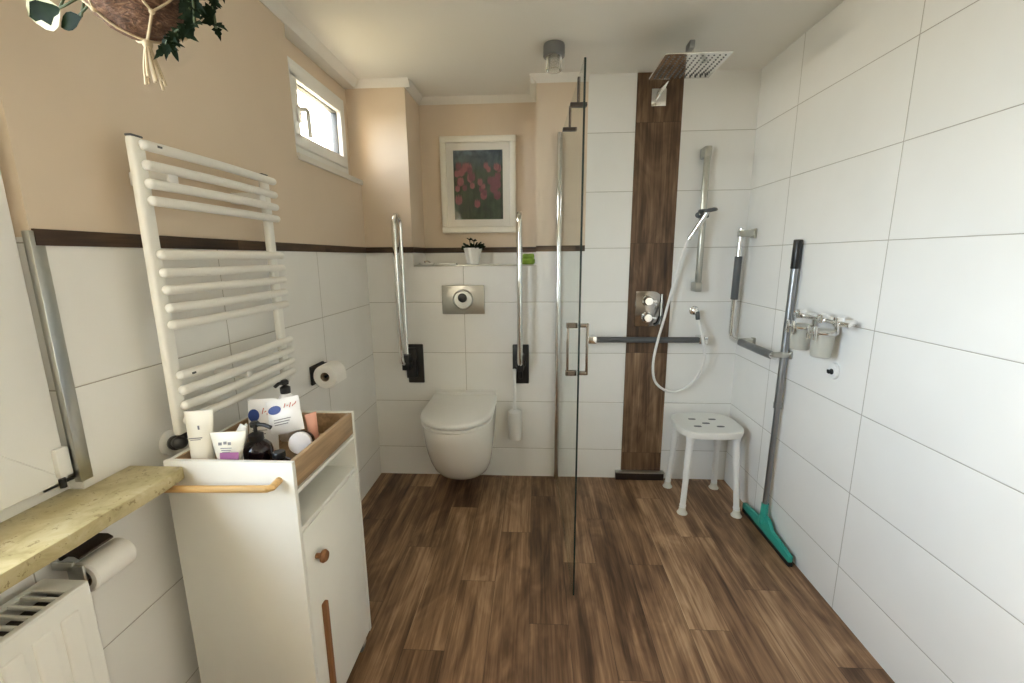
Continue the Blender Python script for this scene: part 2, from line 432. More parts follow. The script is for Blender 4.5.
# ------------------------------------------------------------------ front window with stone sill (left wall)
w2 = struct_empty('window_2', (XL - .04, W2[0], W2[2]))
FX = XL - .030
ring_frame(MB(), FX - .07, FX, W2[0], W2[1], W2[2] - .02, W2[3], .055).build('window_frame', 'pvc', w2)
y1s, z0s = W2[1] - .012, W2[2] + .028
def mitred(mb, y0, y1, z0, z1, wd, x0, x1):
    """four mitred sash bars"""
    o = [(y0, z0), (y1, z0), (y1, z1), (y0, z1)]; i = [(y0 + wd, z0 + wd), (y1 - wd, z0 + wd), (y1 - wd, z1 - wd), (y0 + wd, z1 - wd)]
    for k in range(4):
        q = [o[k], o[(k + 1) % 4], i[(k + 1) % 4], i[k]]
        mb.prism(q, x1 - x0, Matrix(((0, 0, 1, x0), (1, 0, 0, 0), (0, 1, 0, 0), (0, 0, 0, 1))), .0015, 0, 1)
    return mb
mitred(MB(), W2[0] + .02, y1s, z0s, W2[3] - .025, .12, FX - .055, FX + .014).build('window_sash', 'pvc', w2, smooth=False)
MB().box((FX - .03, W2[0] + .1, z0s + .08), (FX - .022, y1s - .08, W2[3] - .1)).build('glass_pane', 'glass', w2, smooth=False)
MB().box((FX + .010, y1s - .022, z0s + .012), (FX + .024, y1s + .004, z0s + .075), .003).cyl((FX + .018, y1s - .016, z0s - .010), (FX + .018, y1s - .016, z0s + .010), .006, mat=1).box((FX + .012, y1s - .014, z0s - .002), (FX + .02, y1s + .008, z0s + .004), .001, mat=1).build('window_hinge', ['pvc', 'black'], w2)
sl = MB()
Ns = 26
front = [(-.838 + .0022 * math.sin(i * 2.1) + .0016 * math.sin(i * 5.3), -.72 + (.918 + .72) * i / Ns) for i in range(Ns + 1)]
poly = [(FX - .02, -.72)] + front + [(XL + .002, .918), (XL + .002, W2[1] - .002), (FX - .02, W2[1] - .002)]
sl.prism(poly, .032, Matrix.Translation((0, 0, .824)), .004)
s_ = sl.build('window_sill', 'stone', w2); s_['label'] = 'speckled yellow stone windowsill with a worn front edge'

# ------------------------------------------------------------------ towel radiator
tr = thing('towel_radiator', (-.90, 1.24, .90), 'white ladder towel radiator on the left wall behind the trolley', 'radiator')
PX = -.905
for y in (.997, 1.466):
    MB().box((PX - .006, y - .019, .905), (PX + .014, y + .016, 1.612), .007, 3).build('post', 'white_enamel', tr)
    MB().box((PX - .005, y - .017, 1.611), (PX + .012, y + .014, 1.616), .002).build('end_cap', 'grey_grip', tr)
bz = [1.595, 1.552, 1.512, 1.474, 1.352, 1.310, 1.269, 1.225, 1.184, 1.057, 1.019, .979, .940]
for z in bz:
    y0, y1 = 1.000, 1.486
    pts = [(PX + .022 + .010 * math.sin(PI * k / 10), y0 + (y1 - y0) * k / 10, z) for k in range(11)]
    MB().tube(pts, .0118, 12).ball(pts[0], .0118, n=12).ball(pts[-1], .0118, n=12).build('bar', 'white_enamel', tr)
for (y, z) in ((1.06, 1.531), (1.41, 1.531)):
    MB().box((XL + .001, y - .016, z - .016), (PX + .030, y + .016, z + .018), .005).build('wall_bracket', 'white_plastic', tr)
MB().cyl((XL + .001, 1.235, .999), (PX + .036, 1.235, .999), .014, bevel=.004).build('wall_bracket', 'white_plastic', tr)
MB().box((PX + .0335, 1.02, 1.5935), (PX + .0355, 1.045, 1.5985)).build('maker_sticker', 'grey_grip', tr)
MB().box((PX + .0335, 1.02, 1.0545), (PX + .0355, 1.045, 1.060)).build('maker_sticker', 'grey_grip', tr)
va = MB().cyl((PX + .004, .995, .906), (PX + .004, .995, .892), .011, mat=1).ball((PX + .002, .988, .884), .017, mat=1).cyl((PX, .990, .882), (PX - .048, 1.028, .866), .014, mat=1).cyl((PX - .028, 1.01, .872), (PX - .050, 1.030, .864), .019, mat=1, bevel=.004)
va.lathe([(.0, 0), (.034, 0), (.033, .010), (.026, .016), (0, .016)], (XL + .001, 1.036, .862), (1, 0, 0), mat=0)
va.build('valve', ['white_plastic', 'black'], tr)

# ------------------------------------------------------------------ rolling bathroom cabinet
TX0, TX1, TY0, TY1, TZ = -.895, -.575, .922, 1.280, .866
tc = thing('bathroom_trolley', ((TX0 + TX1) / 2, (TY0 + TY1) / 2, 0), 'white rolling bathroom cabinet with wooden tray top and knob', 'cabinet')
th = .014
MB().box((TX0, TY0, .062), (TX1, TY0 + th, TZ), .0015).build('side_panel', 'white_board', tc)
MB().box((TX0, TY1 - th, .062), (TX1, TY1, TZ), .0015).build('side_panel', 'white_board', tc)
MB().box((TX0 + .002, TY0 + th, .062), (TX0 + .012, TY1 - th, TZ - .002), .001).build('back_panel', 'white_board', tc)
MB().box((TX1 - .014, TY0 + th + .0005, .796), (TX1 - .002, TY1 - th - .0005, TZ - .001), .001).build('tray_front', 'light_wood', tc)
tb = MB().box((TX0 + .012, TY0 + th, .790), (TX1 - .014, TY1 - th, .797)).box((TX0 + .012, TY1 - th - .007, .797), (TX1 - .014, TY1 - th - .0005, TZ - .003)).box((TX0 + .012, TY0 + th + .0005, .797), (TX1 - .014, TY0 + th + .006, TZ - .003)).box((TX0 + .0125, TY0 + th + .006, .797), (TX0 + .018, TY1 - th - .007, TZ - .003))
tb.build('tray', 'light_wood', tc)
MB().box((TX0 + .012, TY0 + th, .779), (TX1 - .001, TY1 - th, .7895), .001).build('shelf', 'white_board', tc)
MB().box((TX0 + .012, TY0 + th, .672), (TX1 - .004, TY1 - th, .684), .001).build('shelf', 'white_board', tc)
MB().box((TX0 + .012, TY0 + th, .064), (TX1 - .016, TY1 - th, .078), .001).build('bottom_board', 'white_board', tc)
dr = MB().box((TX1 - .016, TY0 + th + .002, .066), (TX1 - .001, TY1 - th - .002, .670), .0015).build('door', 'white_board', tc)
kn = MB().lathe([(.007, 0), (.007, .012), (.015, .016), (.017, .022), (.013, .029), (0, .031)], (TX1 - .001, .985, .572), (1, 0, 0), n=24).build('knob', 'knob_wood', dr)
kn['label'] = 'turned brown wooden knob'
MB().box((TX1 - .001, .983, .085), (TX1 + .011, 1.003, .425), .004, 3).build('pull_bar', 'knob_wood', dr)
rl = MB().tube([(TX1 - .035, TY0, .822), (TX1 - .035, TY0 - .030, .820), (TX1 - .042, TY0 - .037, .820), (TX0 + .03, TY0 - .037, .814), (TX0 + .02, TY0 - .030, .814), (TX0 + .02, TY0, .814)], .0085, 12)
rl.build('towel_rail', 'pale_wood', tc)
for (x, y) in ((TX0 + .035, TY0 + .035), (TX1 - .028, TY0 + .035), (TX0 + .035, TY1 - .03), (TX1 - .028, TY1 - .03)):
    cs = MB().cyl((x, y, .064), (x, y, .05), .012, mat=0).box((x - .014, y - .012, .024), (x - .010, y + .012, .054), .002).box((x + .010, y - .012, .024), (x + .014, y + .012, .054), .002).build('caster', 'steel', tc)
    MB().cyl((x - .009, y, .0235), (x + .009, y, .0235), .0235, bevel=.004, n=24).build('wheel', 'grey_grip', cs)

# ------------------------------------------------------------------ toiletries in the tray
Z0 = .798
def squeeze_tube(mb, c, ang, wtop, rbot, z0, z1, tilt=0., mat=0, n=24, thick=.004):
    rings = []
    for q in range(9):
        u = q / 8
        a = rbot + (wtop / 2 - rbot) * u; b_ = rbot * .92 * (1 - u) ** .8 + thick * .5
        z = z0 + (z1 - z0) * u
        ring = []
        for k in range(n):
            th_ = 2 * PI * k / n
            x, y = a * math.cos(th_), b_ * math.sin(th_) + tilt * u
            ring.append(Vector((c[0] + x * math.cos(ang) - y * math.sin(ang), c[1] + x * math.sin(ang) + y * math.cos(ang), z)))
        rings.append(ring)
    return mb.loft(rings, mat)
def on_tube(mb, pts, c, ang, y, mat):
    mb.poly([(c[0] + p[0] * math.cos(ang) - y(p) * math.sin(ang), c[1] + p[0] * math.sin(ang) + y(p) * math.cos(ang), p[1]) for p in pts], mat)
a = thing('lotion_tube', (-.838, .975, Z0), 'tall plain white lotion tube standing in the near corner of the tray', 'tube')
squeeze_tube(MB(), (-.838, .975), .25, .066, .024, Z0 + .02, Z0 + .172, .012).build('tube_body', 'cream_pack', a)
MB().lathe([(0, 0), (.023, 0), (.024, .003), (.024, .019), (.020, .021), (0, .021)], (-.838, .975, Z0)).build('cap', 'cream_pack', a)
mk = MB(); ca, sa = math.cos(.25), math.sin(.25)
for (u, z, w, hh, yo) in ((.008, .935, .004, .010, -.013), (0, .910, .030, .002, -.0175), (0, .906, .022, .0015, -.0183)):
    cx_, cy_ = -.838 + u * ca - yo * -sa * -1, .975 + u * sa + yo * ca
    mk.box((-w / 2, -.0006, -hh / 2), (w / 2, .0006, hh / 2), xf=Matrix.Translation((-.838 + u * ca - (yo - .002) * sa, .975 + u * sa + (yo - .002) * ca, z)) @ Matrix.Rotation(.25, 4, 'Z'))
mk.build('printed_mark', 'grey_ink', a)

a = thing('hand_cream_tube', (-.772, .972, Z0), 'short white cream tube with a purple patch beside the black pump bottle', 'tube')
squeeze_tube(MB(), (-.768, .972), .12, .090, .021, Z0 + .016, Z0 + .118, .012).build('tube_body', 'cream_pack', a)
MB().lathe([(0, 0), (.019, 0), (.020, .003), (.020, .016), (0, .017)], (-.768, .972, Z0)).build('cap', 'pack_white', a)
R12 = Matrix.Rotation(.12, 4, 'Z')
def mark(mb, x, z, w, h, y, mat, rot=R12, c=(-.768, .972), lean=0.):
    v = rot @ Vector((x, y, 0))
    return mb.box((-w / 2, -.0006, -h / 2), (w / 2, .0006, h / 2), xf=Matrix.Translation((c[0] + v.x, c[1] + v.y, z)) @ rot @ Matrix.Rotation(lean, 4, 'X'), mat=mat)
mm = MB()
for i, (dx, w) in enumerate(((-.012, .010), (0, .009), (.010, .009))): mark(mm, .004 + dx, .895 + .002 * (i == 1), w * .8, .007, -.0125, 1, lean=-.18)
for i in range(3): mark(mm, .006, .884 - i * .005, .026 - .004 * i, .0018, -.0145 - .001 * i, 1, lean=-.18)
mark(mm, .014, .858, .044, .032, -.0200, 0, lean=-.16)
mm.build('printed_label', ['purple_ink', 'grey_ink'], a)

a = tag(MB().loft([[Vector((-.80 + .016 * math.cos(k * PI / 5) * s + .01 * j, 1.03 + .010 * math.sin(k * PI / 5) * s, Z0 + .118 * j / 4 + .001 + (.004 * math.sin(k * 2.2 + j) if j else 0))) for k in range(10)] for j, s in enumerate((1.3, 1.15, 1., 1.1, .6))]).build('folded_tissue', 'paper'), 'crumpled white tissue poking up behind the purple-printed cream tube', 'tissue')
rebase(a, (-.80, 1.03, Z0))

def pump_bottle(name, x, y, z0, r, hb, label, body, pump, ang, nozzle=.045, hn=.03):
    a = thing(name, (x, y, z0), label, 'bottle')
    MB().lathe([(0, 0), (r * .92, 0), (r, .004), (r, hb * .62), (r * .93, hb * .76), (r * .66, hb * .90), (r * .40, hb * .97), (r * .36, hb), (0, hb)], (x, y, z0), n=32).build('bottle_body', body, a)
    zt = z0 + hb
    p = MB().lathe([(0, -.004), (r * .48, -.004), (r * .5, .002), (r * .5, .014), (r * .3, .018), (.0045, .020), (.0045, hn), (.011, hn + .001), (.012, hn + .010), (.008, hn + .014), (0, hn + .014)], (x, y, zt))
    d = Vector((math.cos(ang), math.sin(ang), 0)); c = Vector((x, y, zt + hn + .007))
    p.tube([c, c + d * nozzle * .6, c + d * nozzle + Vector((0, 0, -.006))], .0052, 10)
    p.build('pump', pump, a); return a
pb = pump_bottle('pump_bottle', -.727, 1.025, Z0, .036, .082, 'glossy black pump bottle in the middle of the tray', 'amber', 'black', -.15, .048, .034)
MB().box((-.006, -.0004, -.022), (.006, .0004, .022), xf=Matrix.Translation((-.748, .9935, .838)) @ Matrix.Rotation(-.55, 4, 'Z')).build('label_strip', 'label_white', pb)
pump_bottle('soap_dispenser', -.752, 1.215, Z0, .029, .150, 'white pump bottle with black pump rising behind the wipes packets', 'pack_white', 'black', -2.0, .032, .022)

def wipes(name, origin, xdir, ydir, w, h, label, second=False):
    a = thing(name, origin, label, 'packet', 'wipes packets in the tray')
    X = frame_xf(origin, xdir, ydir)
    g = MB(); rings = []
    for q in range(9):
        v = q / 8; ring = []
        bulge = .013 * math.sin(PI * min(max(v, .0), 1)) ** .6 + .0015
        for k in range(24):
            th_ = 2 * PI * k / 24
            cx_ = math.copysign(abs(math.cos(th_)) ** .45, math.cos(th_)); sy_ = math.copysign(abs(math.sin(th_)) ** .8, math.sin(th_))
            ring.append(X @ Vector((w / 2 * cx_, h * v, bulge * sy_ * (1 - .75 * abs(cx_) ** 4))))
        rings.append(ring)
    g.loft(rings).build('packet_body', 'pack_white', a)
    k = MB()
    def oval(cx_, cy_, rx, ry, mat, z=.0152, rot=.1):
        k.prism([(cx_ + rx * math.cos(t_) * math.cos(rot) - ry * math.sin(t_) * math.sin(rot), cy_ + rx * math.cos(t_) * math.sin(rot) + ry * math.sin(t_) * math.cos(rot)) for t_ in [2 * PI * i / 20 for i in range(20)]], .0006, X @ Matrix.Translation((0, 0, z)), mat=mat)
    oval(-w * .2, h * .70, w * .19, h * .12, 0)
    k.build('blue_logo', 'blue_ink', a); k = MB()
    for i in range(5):
        k.tube([X @ Vector((w * (.08 + .075 * i), h * (.72 + .03 * math.sin(i * 2)), .0145 - .0012 * i)), X @ Vector((w * (.13 + .075 * i), h * (.80 + .03 * math.cos(i * 3)), .0135 - .0014 * i))], .0011, 6)
    k.build('red_lettering', 'red_ink', a); k = MB()
    for i in range(3):
        k.box((-w * .28, h * (.26 + .07 * i), .0125), (w * (.12 + .05 * i), h * (.26 + .07 * i) + .0022, .0142), xf=X)
    k.build('printed_text', 'grey_ink', a); return a
wipes('wipes_packet', (-.696, 1.115, .860), (1, .18, .20), (-.10, .30, 1), .092, .098, 'white wipes packet with blue oval logo lying over the dark jar')
wipes('wipes_packet', (-.778, 1.125, .800), (1, .05, .06), (-.03, .22, 1), .085, .148, 'white wipes packet with blue oval logo half hidden behind the black pump bottle')

a = thing('cream_jar', (-.655, 1.045, Z0), 'dark round jar with pale lid lying under the wipes packets', 'jar')
ax = Vector((.25, -.88, .30)).normalized(); c = Vector((-.655, 1.105, Z0 + .0375))
MB().lathe([(0, 0), (.026, 0), (.031, .004), (.033, .03), (.030, .036), (0, .036)], c - ax * .030, ax, n=28).build('jar_body', 'amber', a)
MB().lathe([(0, 0), (.030, 0), (.031, .002), (.029, .012), (.026, .0135), (0, .014)], c + ax * .006, ax, n=28).build('lid', 'label_white', a)
a = thing('pink_tube', (-.642, 1.165, Z0), 'slim pink tube against the wooden front of the tray', 'tube')
squeeze_tube(MB(), (-.640, 1.150), 1.0, .036, .012, Z0 + .012, Z0 + .105, .01).build('tube_body', 'pink_pack', a)
MB().lathe([(0, 0), (.011, 0), (.012, .002), (.012, .0125), (0, .013)], (-.640, 1.150, Z0)).build('cap', 'pack_white', a)
a = thing('dropper_bottle', (-.661, 1.010, Z0), 'squat black bottle between the black pump bottle and the jar', 'bottle')
MB().lathe([(0, 0), (.024, 0), (.0255, .002), (.0255, .028), (.015, .036), (.014, .040), (0, .040)], (-.661, 1.010, Z0)).build('bottle_body', 'amber', a)
MB().lathe([(0, .0), (.0155, .0), (.0155, .013), (.014, .015), (0, .015)], (-.661, 1.010, Z0 + .0402)).build('cap', 'black', a)

# ------------------------------------------------------------------ toilet rolls and holders on the left wall
def roll(name, c, L, r, label, group, tail=True):
    a = thing(name, c, label, 'toilet roll', group)
    y0, y1 = c[1], c[1] + L; n = 40; rings = []
    for (rr, y) in ((.020, y0), (r - .004, y0), (r, y0 + .004), (r, y1 - .004), (r - .004, y1), (.020, y1), (.020, y0)):
        rings.append([Vector((c[0] + rr * math.cos(2 * PI * k / n), y, c[2] + rr * math.sin(2 * PI * k / n))) for k in range(n)])
    pb_ = MB().loft(rings, caps=False)
    if tail: pb_.box((c[0] + r - .0012, y0 + .003, c[2] - .030), (c[0] + r + .0002, y1 - .003, c[2] + .004))
    pb_.build('paper', 'paper', a)
    rings = [[Vector((c[0] + rr * math.cos(2 * PI * k / n), y, c[2] + rr * math.sin(2 * PI * k / n))) for k in range(n)] for (rr, y) in ((.0198, y0 + .001), (.0198, y1 - .001), (.0182, y1 - .001), (.0182, y0 + .001), (.0198, y0 + .001))]
    MB().loft(rings, caps=False).build('cardboard_core', 'card', a); return a
roll('toilet_roll', (-.906, 1.757, .840), .098, .052, 'white toilet roll on the wall between towel radiator and toilet', 'toilet rolls on holders')
h = thing('roll_holder', (XL, 1.72, .862), 'black holder carrying the toilet roll beside the towel radiator', 'toilet roll holder')
MB().box((XL + .001, 1.764, .798), (XL + .012, 1.882, .882), .004).build('wall_plate', 'black', h)
MB().tube([(XL + .010, 1.868, .873), (-.930, 1.868, .873), (-.910, 1.868, .866), (-.906, 1.866, .844), (-.906, 1.858, .840), (-.906, 1.764, .840)], .006, 10, smooth=3).build('arm', 'black', h)
roll('toilet_roll', (-.922, .728, .702), .090, .034, 'white toilet roll under the stone windowsill beside the panel radiator', 'toilet rolls on holders', False)
h = thing('roll_holder', (XL, .70, .69), 'holder with dark flap carrying the toilet roll under the windowsill', 'toilet roll holder')
MB().box((XL + .001, .735, .735), (XL + .008, .805, .775), .003).build('wall_plate', 'black', h)
MB().prism([(0, 0), (.034, .0), (.044, -.006), (.0445, -.010), (.043, -.010), (.033, -.004), (0, -.004)], .072, frame_xf((XL + .006, .806, .752), (1, 0, 0), (0, 0, 1)), 0).build('flap', 'dark_steel', h)
MB().box((XL + .006, .717, .728), (-.925, .724, .746), .002).box((-.940, .717, .672), (-.904, .724, .740), .004).cyl((-.922, .7245, .700), (-.922, .812, .700), .006).build('arm', 'steel', h)

# ------------------------------------------------------------------ panel radiator under the sill
pr = thing('panel_radiator', (-.91, .2, .15), 'white panel radiator with fluted front under the stone windowsill', 'radiator')
RXF, RXB, RYE, RZT, RZB = -.860, -.955, .690, .735, .16
fp = MB(); ys = []; y = RYE - .003
fp.box((RXF - .012, -.45, RZB), (RXF, RYE, RZT - .004), .005, 3)
for i in range(24):
    yc = RYE - .045 - i * .045
    fp.box((RXF - .004, yc - .016, RZB + .035), (RXF + .0045, yc + .016, RZT - .038), .0042, 3)
fp.build('front_panel', 'white_enamel', pr)
MB().box((RXB, -.45, RZB), (RXB + .012, RYE - .004, RZT - .006), .004).build('rear_panel', 'white_enamel', pr)
MB().box((RXB - .001, RYE - .008, RZB + .01), (RXF - .003, RYE + .001, RZT - .001), .003).build('end_cover', 'white_enamel', pr)
gr = MB().box((RXB, -.45, RZT - .006), (RXB + .012, RYE - .002, RZT), .002).box((RXF - .014, -.45, RZT - .006), (RXF - .001, RYE - .002, RZT), .002).box((RXB + .01, RYE - .032, RZT - .006), (RXF - .01, RYE - .002, RZT), .002)
for i in range(40):
    yy = RYE - .046 - i * .021
    gr.box((RXB + .010, yy - .0026, RZT - .009), (RXF - .012, yy + .0026, RZT - .001), .001)
gr.build('top_grille', 'white_enamel', pr)
MB().box((RXB + .013, -.44, RZB + .02), (RXF - .014, RYE - .01, RZT - .03)).build('dark_core', 'dark_steel', pr, smooth=False)  # solid dark block; shade between the panels put into its colour
for yy in (.1, .55): MB().box((XL + .0005, yy - .015, .25), (RXB + .002, yy + .015, .62), .002).build('wall_bracket', 'white_enamel', pr)

# ------------------------------------------------------------------ wall-hung toilet
TXC = -.415
wc = thing('wall_hung_toilet', (TXC, YB, .13), 'white wall-hung toilet with closed lid below the flush plate', 'toilet')
def dshape(hw, yf, yb, z, back_hw=None, n=40, straight=.52, e=2.2):
    """D outline: flat back at yb, rounded front at yf"""
    ys_ = yf + (yb - yf) * (1 - straight); out = []
    for k in range(n + 1):
        t_ = PI * k / n
        cx_, sy_ = math.cos(t_), math.sin(t_)
        out.append(Vector((TXC + hw * math.copysign(abs(cx_) ** (2 / e), cx_), ys_ - (ys_ - yf) * abs(sy_) ** (2 / e), z)))
    bh = hw if back_hw is None else back_hw
    for k in range(1, 6): out.append(Vector((TXC - hw + (hw - bh) * k / 5, ys_ + (yb - ys_) * k / 5, z)))
    for k in range(1, 6): out.append(Vector((TXC - bh + 2 * bh * k / 6, yb, z)))
    for k in range(0, 5): out.append(Vector((TXC + bh + (hw - bh) * k / 5, yb + (ys_ - yb) * k / 5, z)))
    return out
secs = [(.114, .085, 2.270, .075), (.118, .105, 2.232, .10), (.131, .124, 2.198, .12), (.155, .142, 2.155, .138), (.195, .158, 2.108, .15), (.25, .170, 2.064, .158), (.31, .178, 2.026, .166), (.38, .183, 1.990, .172), (.44, .185, 1.970, .176), (.485, .186, 1.960, .178), (.496, .185, 1.962, .178), (.4985, .181, 1.968, .176)]
MB().loft([dshape(hw, yf, YB - .001, z, bh) for (z, hw, yf, bh) in secs]).build('bowl', 'ceramic', wc, ang=50)
def slab(z0, z1, hw, yf, yb, r=.006):
    return [dshape(hw - r, yf + r, yb, z0, hw - r), dshape(hw - r * .3, yf + r * .3, yb, z0 + r * .3, hw - r * .3), dshape(hw, yf, yb, z0 + r, hw), dshape(hw, yf, yb, z1 - r, hw), dshape(hw - r * .3, yf + r * .3, yb, z1 - r * .3, hw - r * .3), dshape(hw - r, yf + r, yb, z1, hw - r)]
MB().loft(slab(.501, .516, .186, 1.954, YB - .07, .004)).build('seat', 'white_plastic', wc, ang=50)
MB().loft(slab(.519, .549, .188, 1.948, YB - .068, .011)).build('lid', 'white_plastic', wc, ang=50)
MB().box((TXC - .176, YB - .066, .4985), (TXC + .176, YB - .001, .556), .006, 3).build('hinge_cover', 'white_plastic', wc)

# toilet brush
tb_ = thing('toilet_brush', (-.122, YB, .27), 'white toilet brush in a wall-hung holder beside the toilet', 'toilet brush')
MB().lathe([(0, 0), (.034, 0), (.038, .004), (.041, .12), (.042, .172), (.038, .175), (.036, .168), (.033, .02), (0, .018)], (-.122, YB - .062, .272)).box((-.14, YB - .026, .36), (-.104, YB - .001, .43), .004).build('holder', 'white_plastic', tb_)
MB().lathe([(0, 0), (.026, 0), (.026, .02), (.036, .022), (.036, .032), (.010, .040), (.009, .06), (.0095, .20), (.012, .27), (.011, .285), (0, .29)], (-.124, YB - .062, .415)).build('handle', 'white_plastic', tb_)

# flush plate
fl = thing('flush_plate', (-.420, YB, 1.10), 'brushed steel flush plate with round button above the toilet', 'flush plate')
MB().box((-.543, YB - .012, 1.017), (-.296, YB - .0005, 1.185), .004, 3).build('plate', 'steel', fl)
MB().lathe([(.060, 0), (.060, .004), (.054, .008), (.050, .004), (.026, .004), (.026, 0)], (-.421, YB - .011, 1.102), (0, -1, 0), n=36).build('ring_button', 'steel', fl)
MB().lathe([(.027, 0), (.026, .007), (.022, .009), (0, .009)], (-.424, YB - .011, 1.112), (0, -1, 0), n=28).build('round_button', 'black', fl)

# fold-up support rails
def support(x, side, label):
    g = thing('grab_rail', (x, YB, .6), label, 'grab rail', 'fold-up support rails beside the toilet')
    px = x + side * .036
    MB().box((px - .048, YB - .018, .602), (px + .048, YB - .001, .838), .006, 3).build('wall_plate', 'black', g)
    MB().box((x - .020, YB - .105, .700), (x + .020, YB - .018, .790), .006).box((min(x, px) - .012, YB - .05, .64), (max(x, px) + .012, YB - .017, .82), .005).cyl((x - .028, YB - .06, .735), (x + .028, YB - .06, .735), .018, bevel=.004).build('pivot', 'black', g)
    ya, yb = YB - .062, YB - .165; pts = [(x, ya, .76), (x, ya, 1.515)]
    for k in range(1, 8):
        t_ = PI * k / 8; pts.append((x, (ya + yb) / 2 + (ya - yb) / 2 * math.cos(t_), 1.515 + .052 * math.sin(t_)))
    pts += [(x, yb, 1.515), (x, yb, .79), (x, yb + .012, .762), (x, yb + .05, .745)]
    MB().tube(pts, .0135, 14).build('rail', 'chrome', g)
    return g
support(-.752, 1, 'chrome fold-up rail on black wall plate at the toilet roll side of the toilet')
support(-.088, 0, 'chrome fold-up rail on black wall plate between toilet and shower glass')

# ------------------------------------------------------------------ picture and the things on the ledge
pf = thing('picture_frame', (-.35, NY, 1.49), 'white framed tulip picture hanging in the niche above the toilet', 'picture')
fx0, fx1, fz0, fz1 = -.583, -.122, 1.490, 2.055
f_ = MB()
for (a0, a1) in (((fx0, fz0), (fx1, fz0 + .038)), ((fx0, fz1 - .038), (fx1, fz1)), ((fx0, fz0 + .036), (fx0 + .038, fz1 - .036)), ((fx1 - .038, fz0 + .036), (fx1, fz1 - .036))):
    f_.box((a0[0], NY - .030, a0[1]), (a1[0], NY - .002, a1[1]), .007, 3)
f_.build('frame', 'frame_white', pf)
MB().box((fx0 + .03, NY - .014, fz0 + .03), (fx1 - .03, NY - .004, fz1 - .03)).build('mat_board', 'mat_board', pf, smooth=False)
px0, px1, pz0, pz1 = -.503, -.203, 1.572, 1.975
pm = MB().box((px0, NY - .0155, pz0), (px1, NY - .0145, pz1), mat=0)
rr = random.Random(5)
for i in range(34):
    u = rr.random(); big = i < 5
    z = pz0 + (.43 + .34 * rr.random()) * (pz1 - pz0) if not big else pz0 + (.16 + .25 * rr.random()) * (pz1 - pz0)
    x = px0 + .02 + u * (px1 - px0 - .04); s = .016 + .012 * rr.random()
    if z + s * 1.7 > pz1 - .01: z = pz1 - .01 - s * 1.7
    out = [(0, -s), (s * .7, -s * .55), (s * .8, .2 * s), (s * .55, s * 1.3), (s * .25, s * .7), (0, s * 1.5), (-s * .25, s * .7), (-s * .55, s * 1.3), (-s * .8, .2 * s), (-s * .7, -s * .55)]
    yy = NY - .0158 - .0001 * i
    pm.poly([(min(max(x + p[0], px0 + .001), px1 - .001), yy, z + p[1]) for p in out], 1 + (i % 2))
pm.build('print', ['print', 'tulip', 'tulip2'], pf, smooth=False)
MB().box((fx0 + .032, NY - .022, fz0 + .032), (fx1 - .032, NY - .0205, fz1 - .032)).build('glazing', 'picture_glass', pf, smooth=False)

pp = thing('potted_plant', (-.372, 2.60, NZ), 'small dark succulent in a white pot on the ledge below the picture', 'plant')
MB().lathe([(0, .002), (.030, .002), (.036, .006), (.044, .05), (.054, .092), (.056, .098), (.052, .099), (.049, .088), (0, .086)], (-.372, 2.60, NZ)).build('pot', 'ceramic', pp)
lf = MB()
for i in range(44):
    an = i * 2.4; el = .05 + .75 * rr.random(); L = .030 + .036 * rr.random()
    p0 = Vector((-.372 + .02 * math.cos(an), 2.60 + .02 * math.sin(an), NZ + .088))
    d = Vector((math.cos(an) * math.cos(el), math.sin(an) * math.cos(el), math.sin(el)))
    lf.tube([p0, p0 + d * L * .5 + Vector((0, 0, .004)), p0 + d * L], .0085, 7, taper=(1.0, .45))
for k, (dx, hh) in enumerate(((-.012, .055), (.006, .048))):
    lf.tube([(-.372 + dx, 2.60, NZ + .09), (-.372 + dx * 1.4, 2.595, NZ + .09 + hh)], .0028, 6)
    for q in range(6):
        an = q * 1.05
        lf.tube([(-.372 + dx * 1.4, 2.595, NZ + .09 + hh), (-.372 + dx * 1.4 + .017 * math.cos(an), 2.595 + .014 * math.sin(an), NZ + .094 + hh + .006 * (q % 2))], .005, 6, taper=(.8, .5))
lf.build('foliage', 'leaf_dark', pp)
gc = MB().box((-.086, 2.512, NZ + .001), (-.006, 2.60, NZ + .040), .016, 4).box((-.076, 2.514, NZ + .034), (-.010, 2.590, NZ + .062), .010, 3)
gcl = tag(gc.build('folded_cloth', 'green_cloth'), 'green folded cloth at the end of the ledge behind the chrome rail', 'cloth')
rebase(gcl, (-.046, 2.556, NZ))
sd = thing('soap_dish', (-.655, 2.55, NZ), 'small pale dish with a metal dome at the empty end of the ledge', 'dish')
MB().lathe([(0, 0), (.034, 0), (.044, .006), (.048, .013), (.045, .014), (.034, .007), (0, .006)], (-.640, 2.560, NZ + .001)).build('dish', 'ceramic', sd)
MB().lathe([(.026, .0), (.024, .008), (.014, .017), (0, .020)], (-.640, 2.560, NZ + .0075)).build('dome', 'chrome', sd)
tag(MB().box((-.560, 2.512, NZ + .001), (-.460, 2.575, NZ + .012), .004, 3).build('soap_tray', 'ceramic'), 'flat white tray on the ledge left of the potted plant', 'tray')

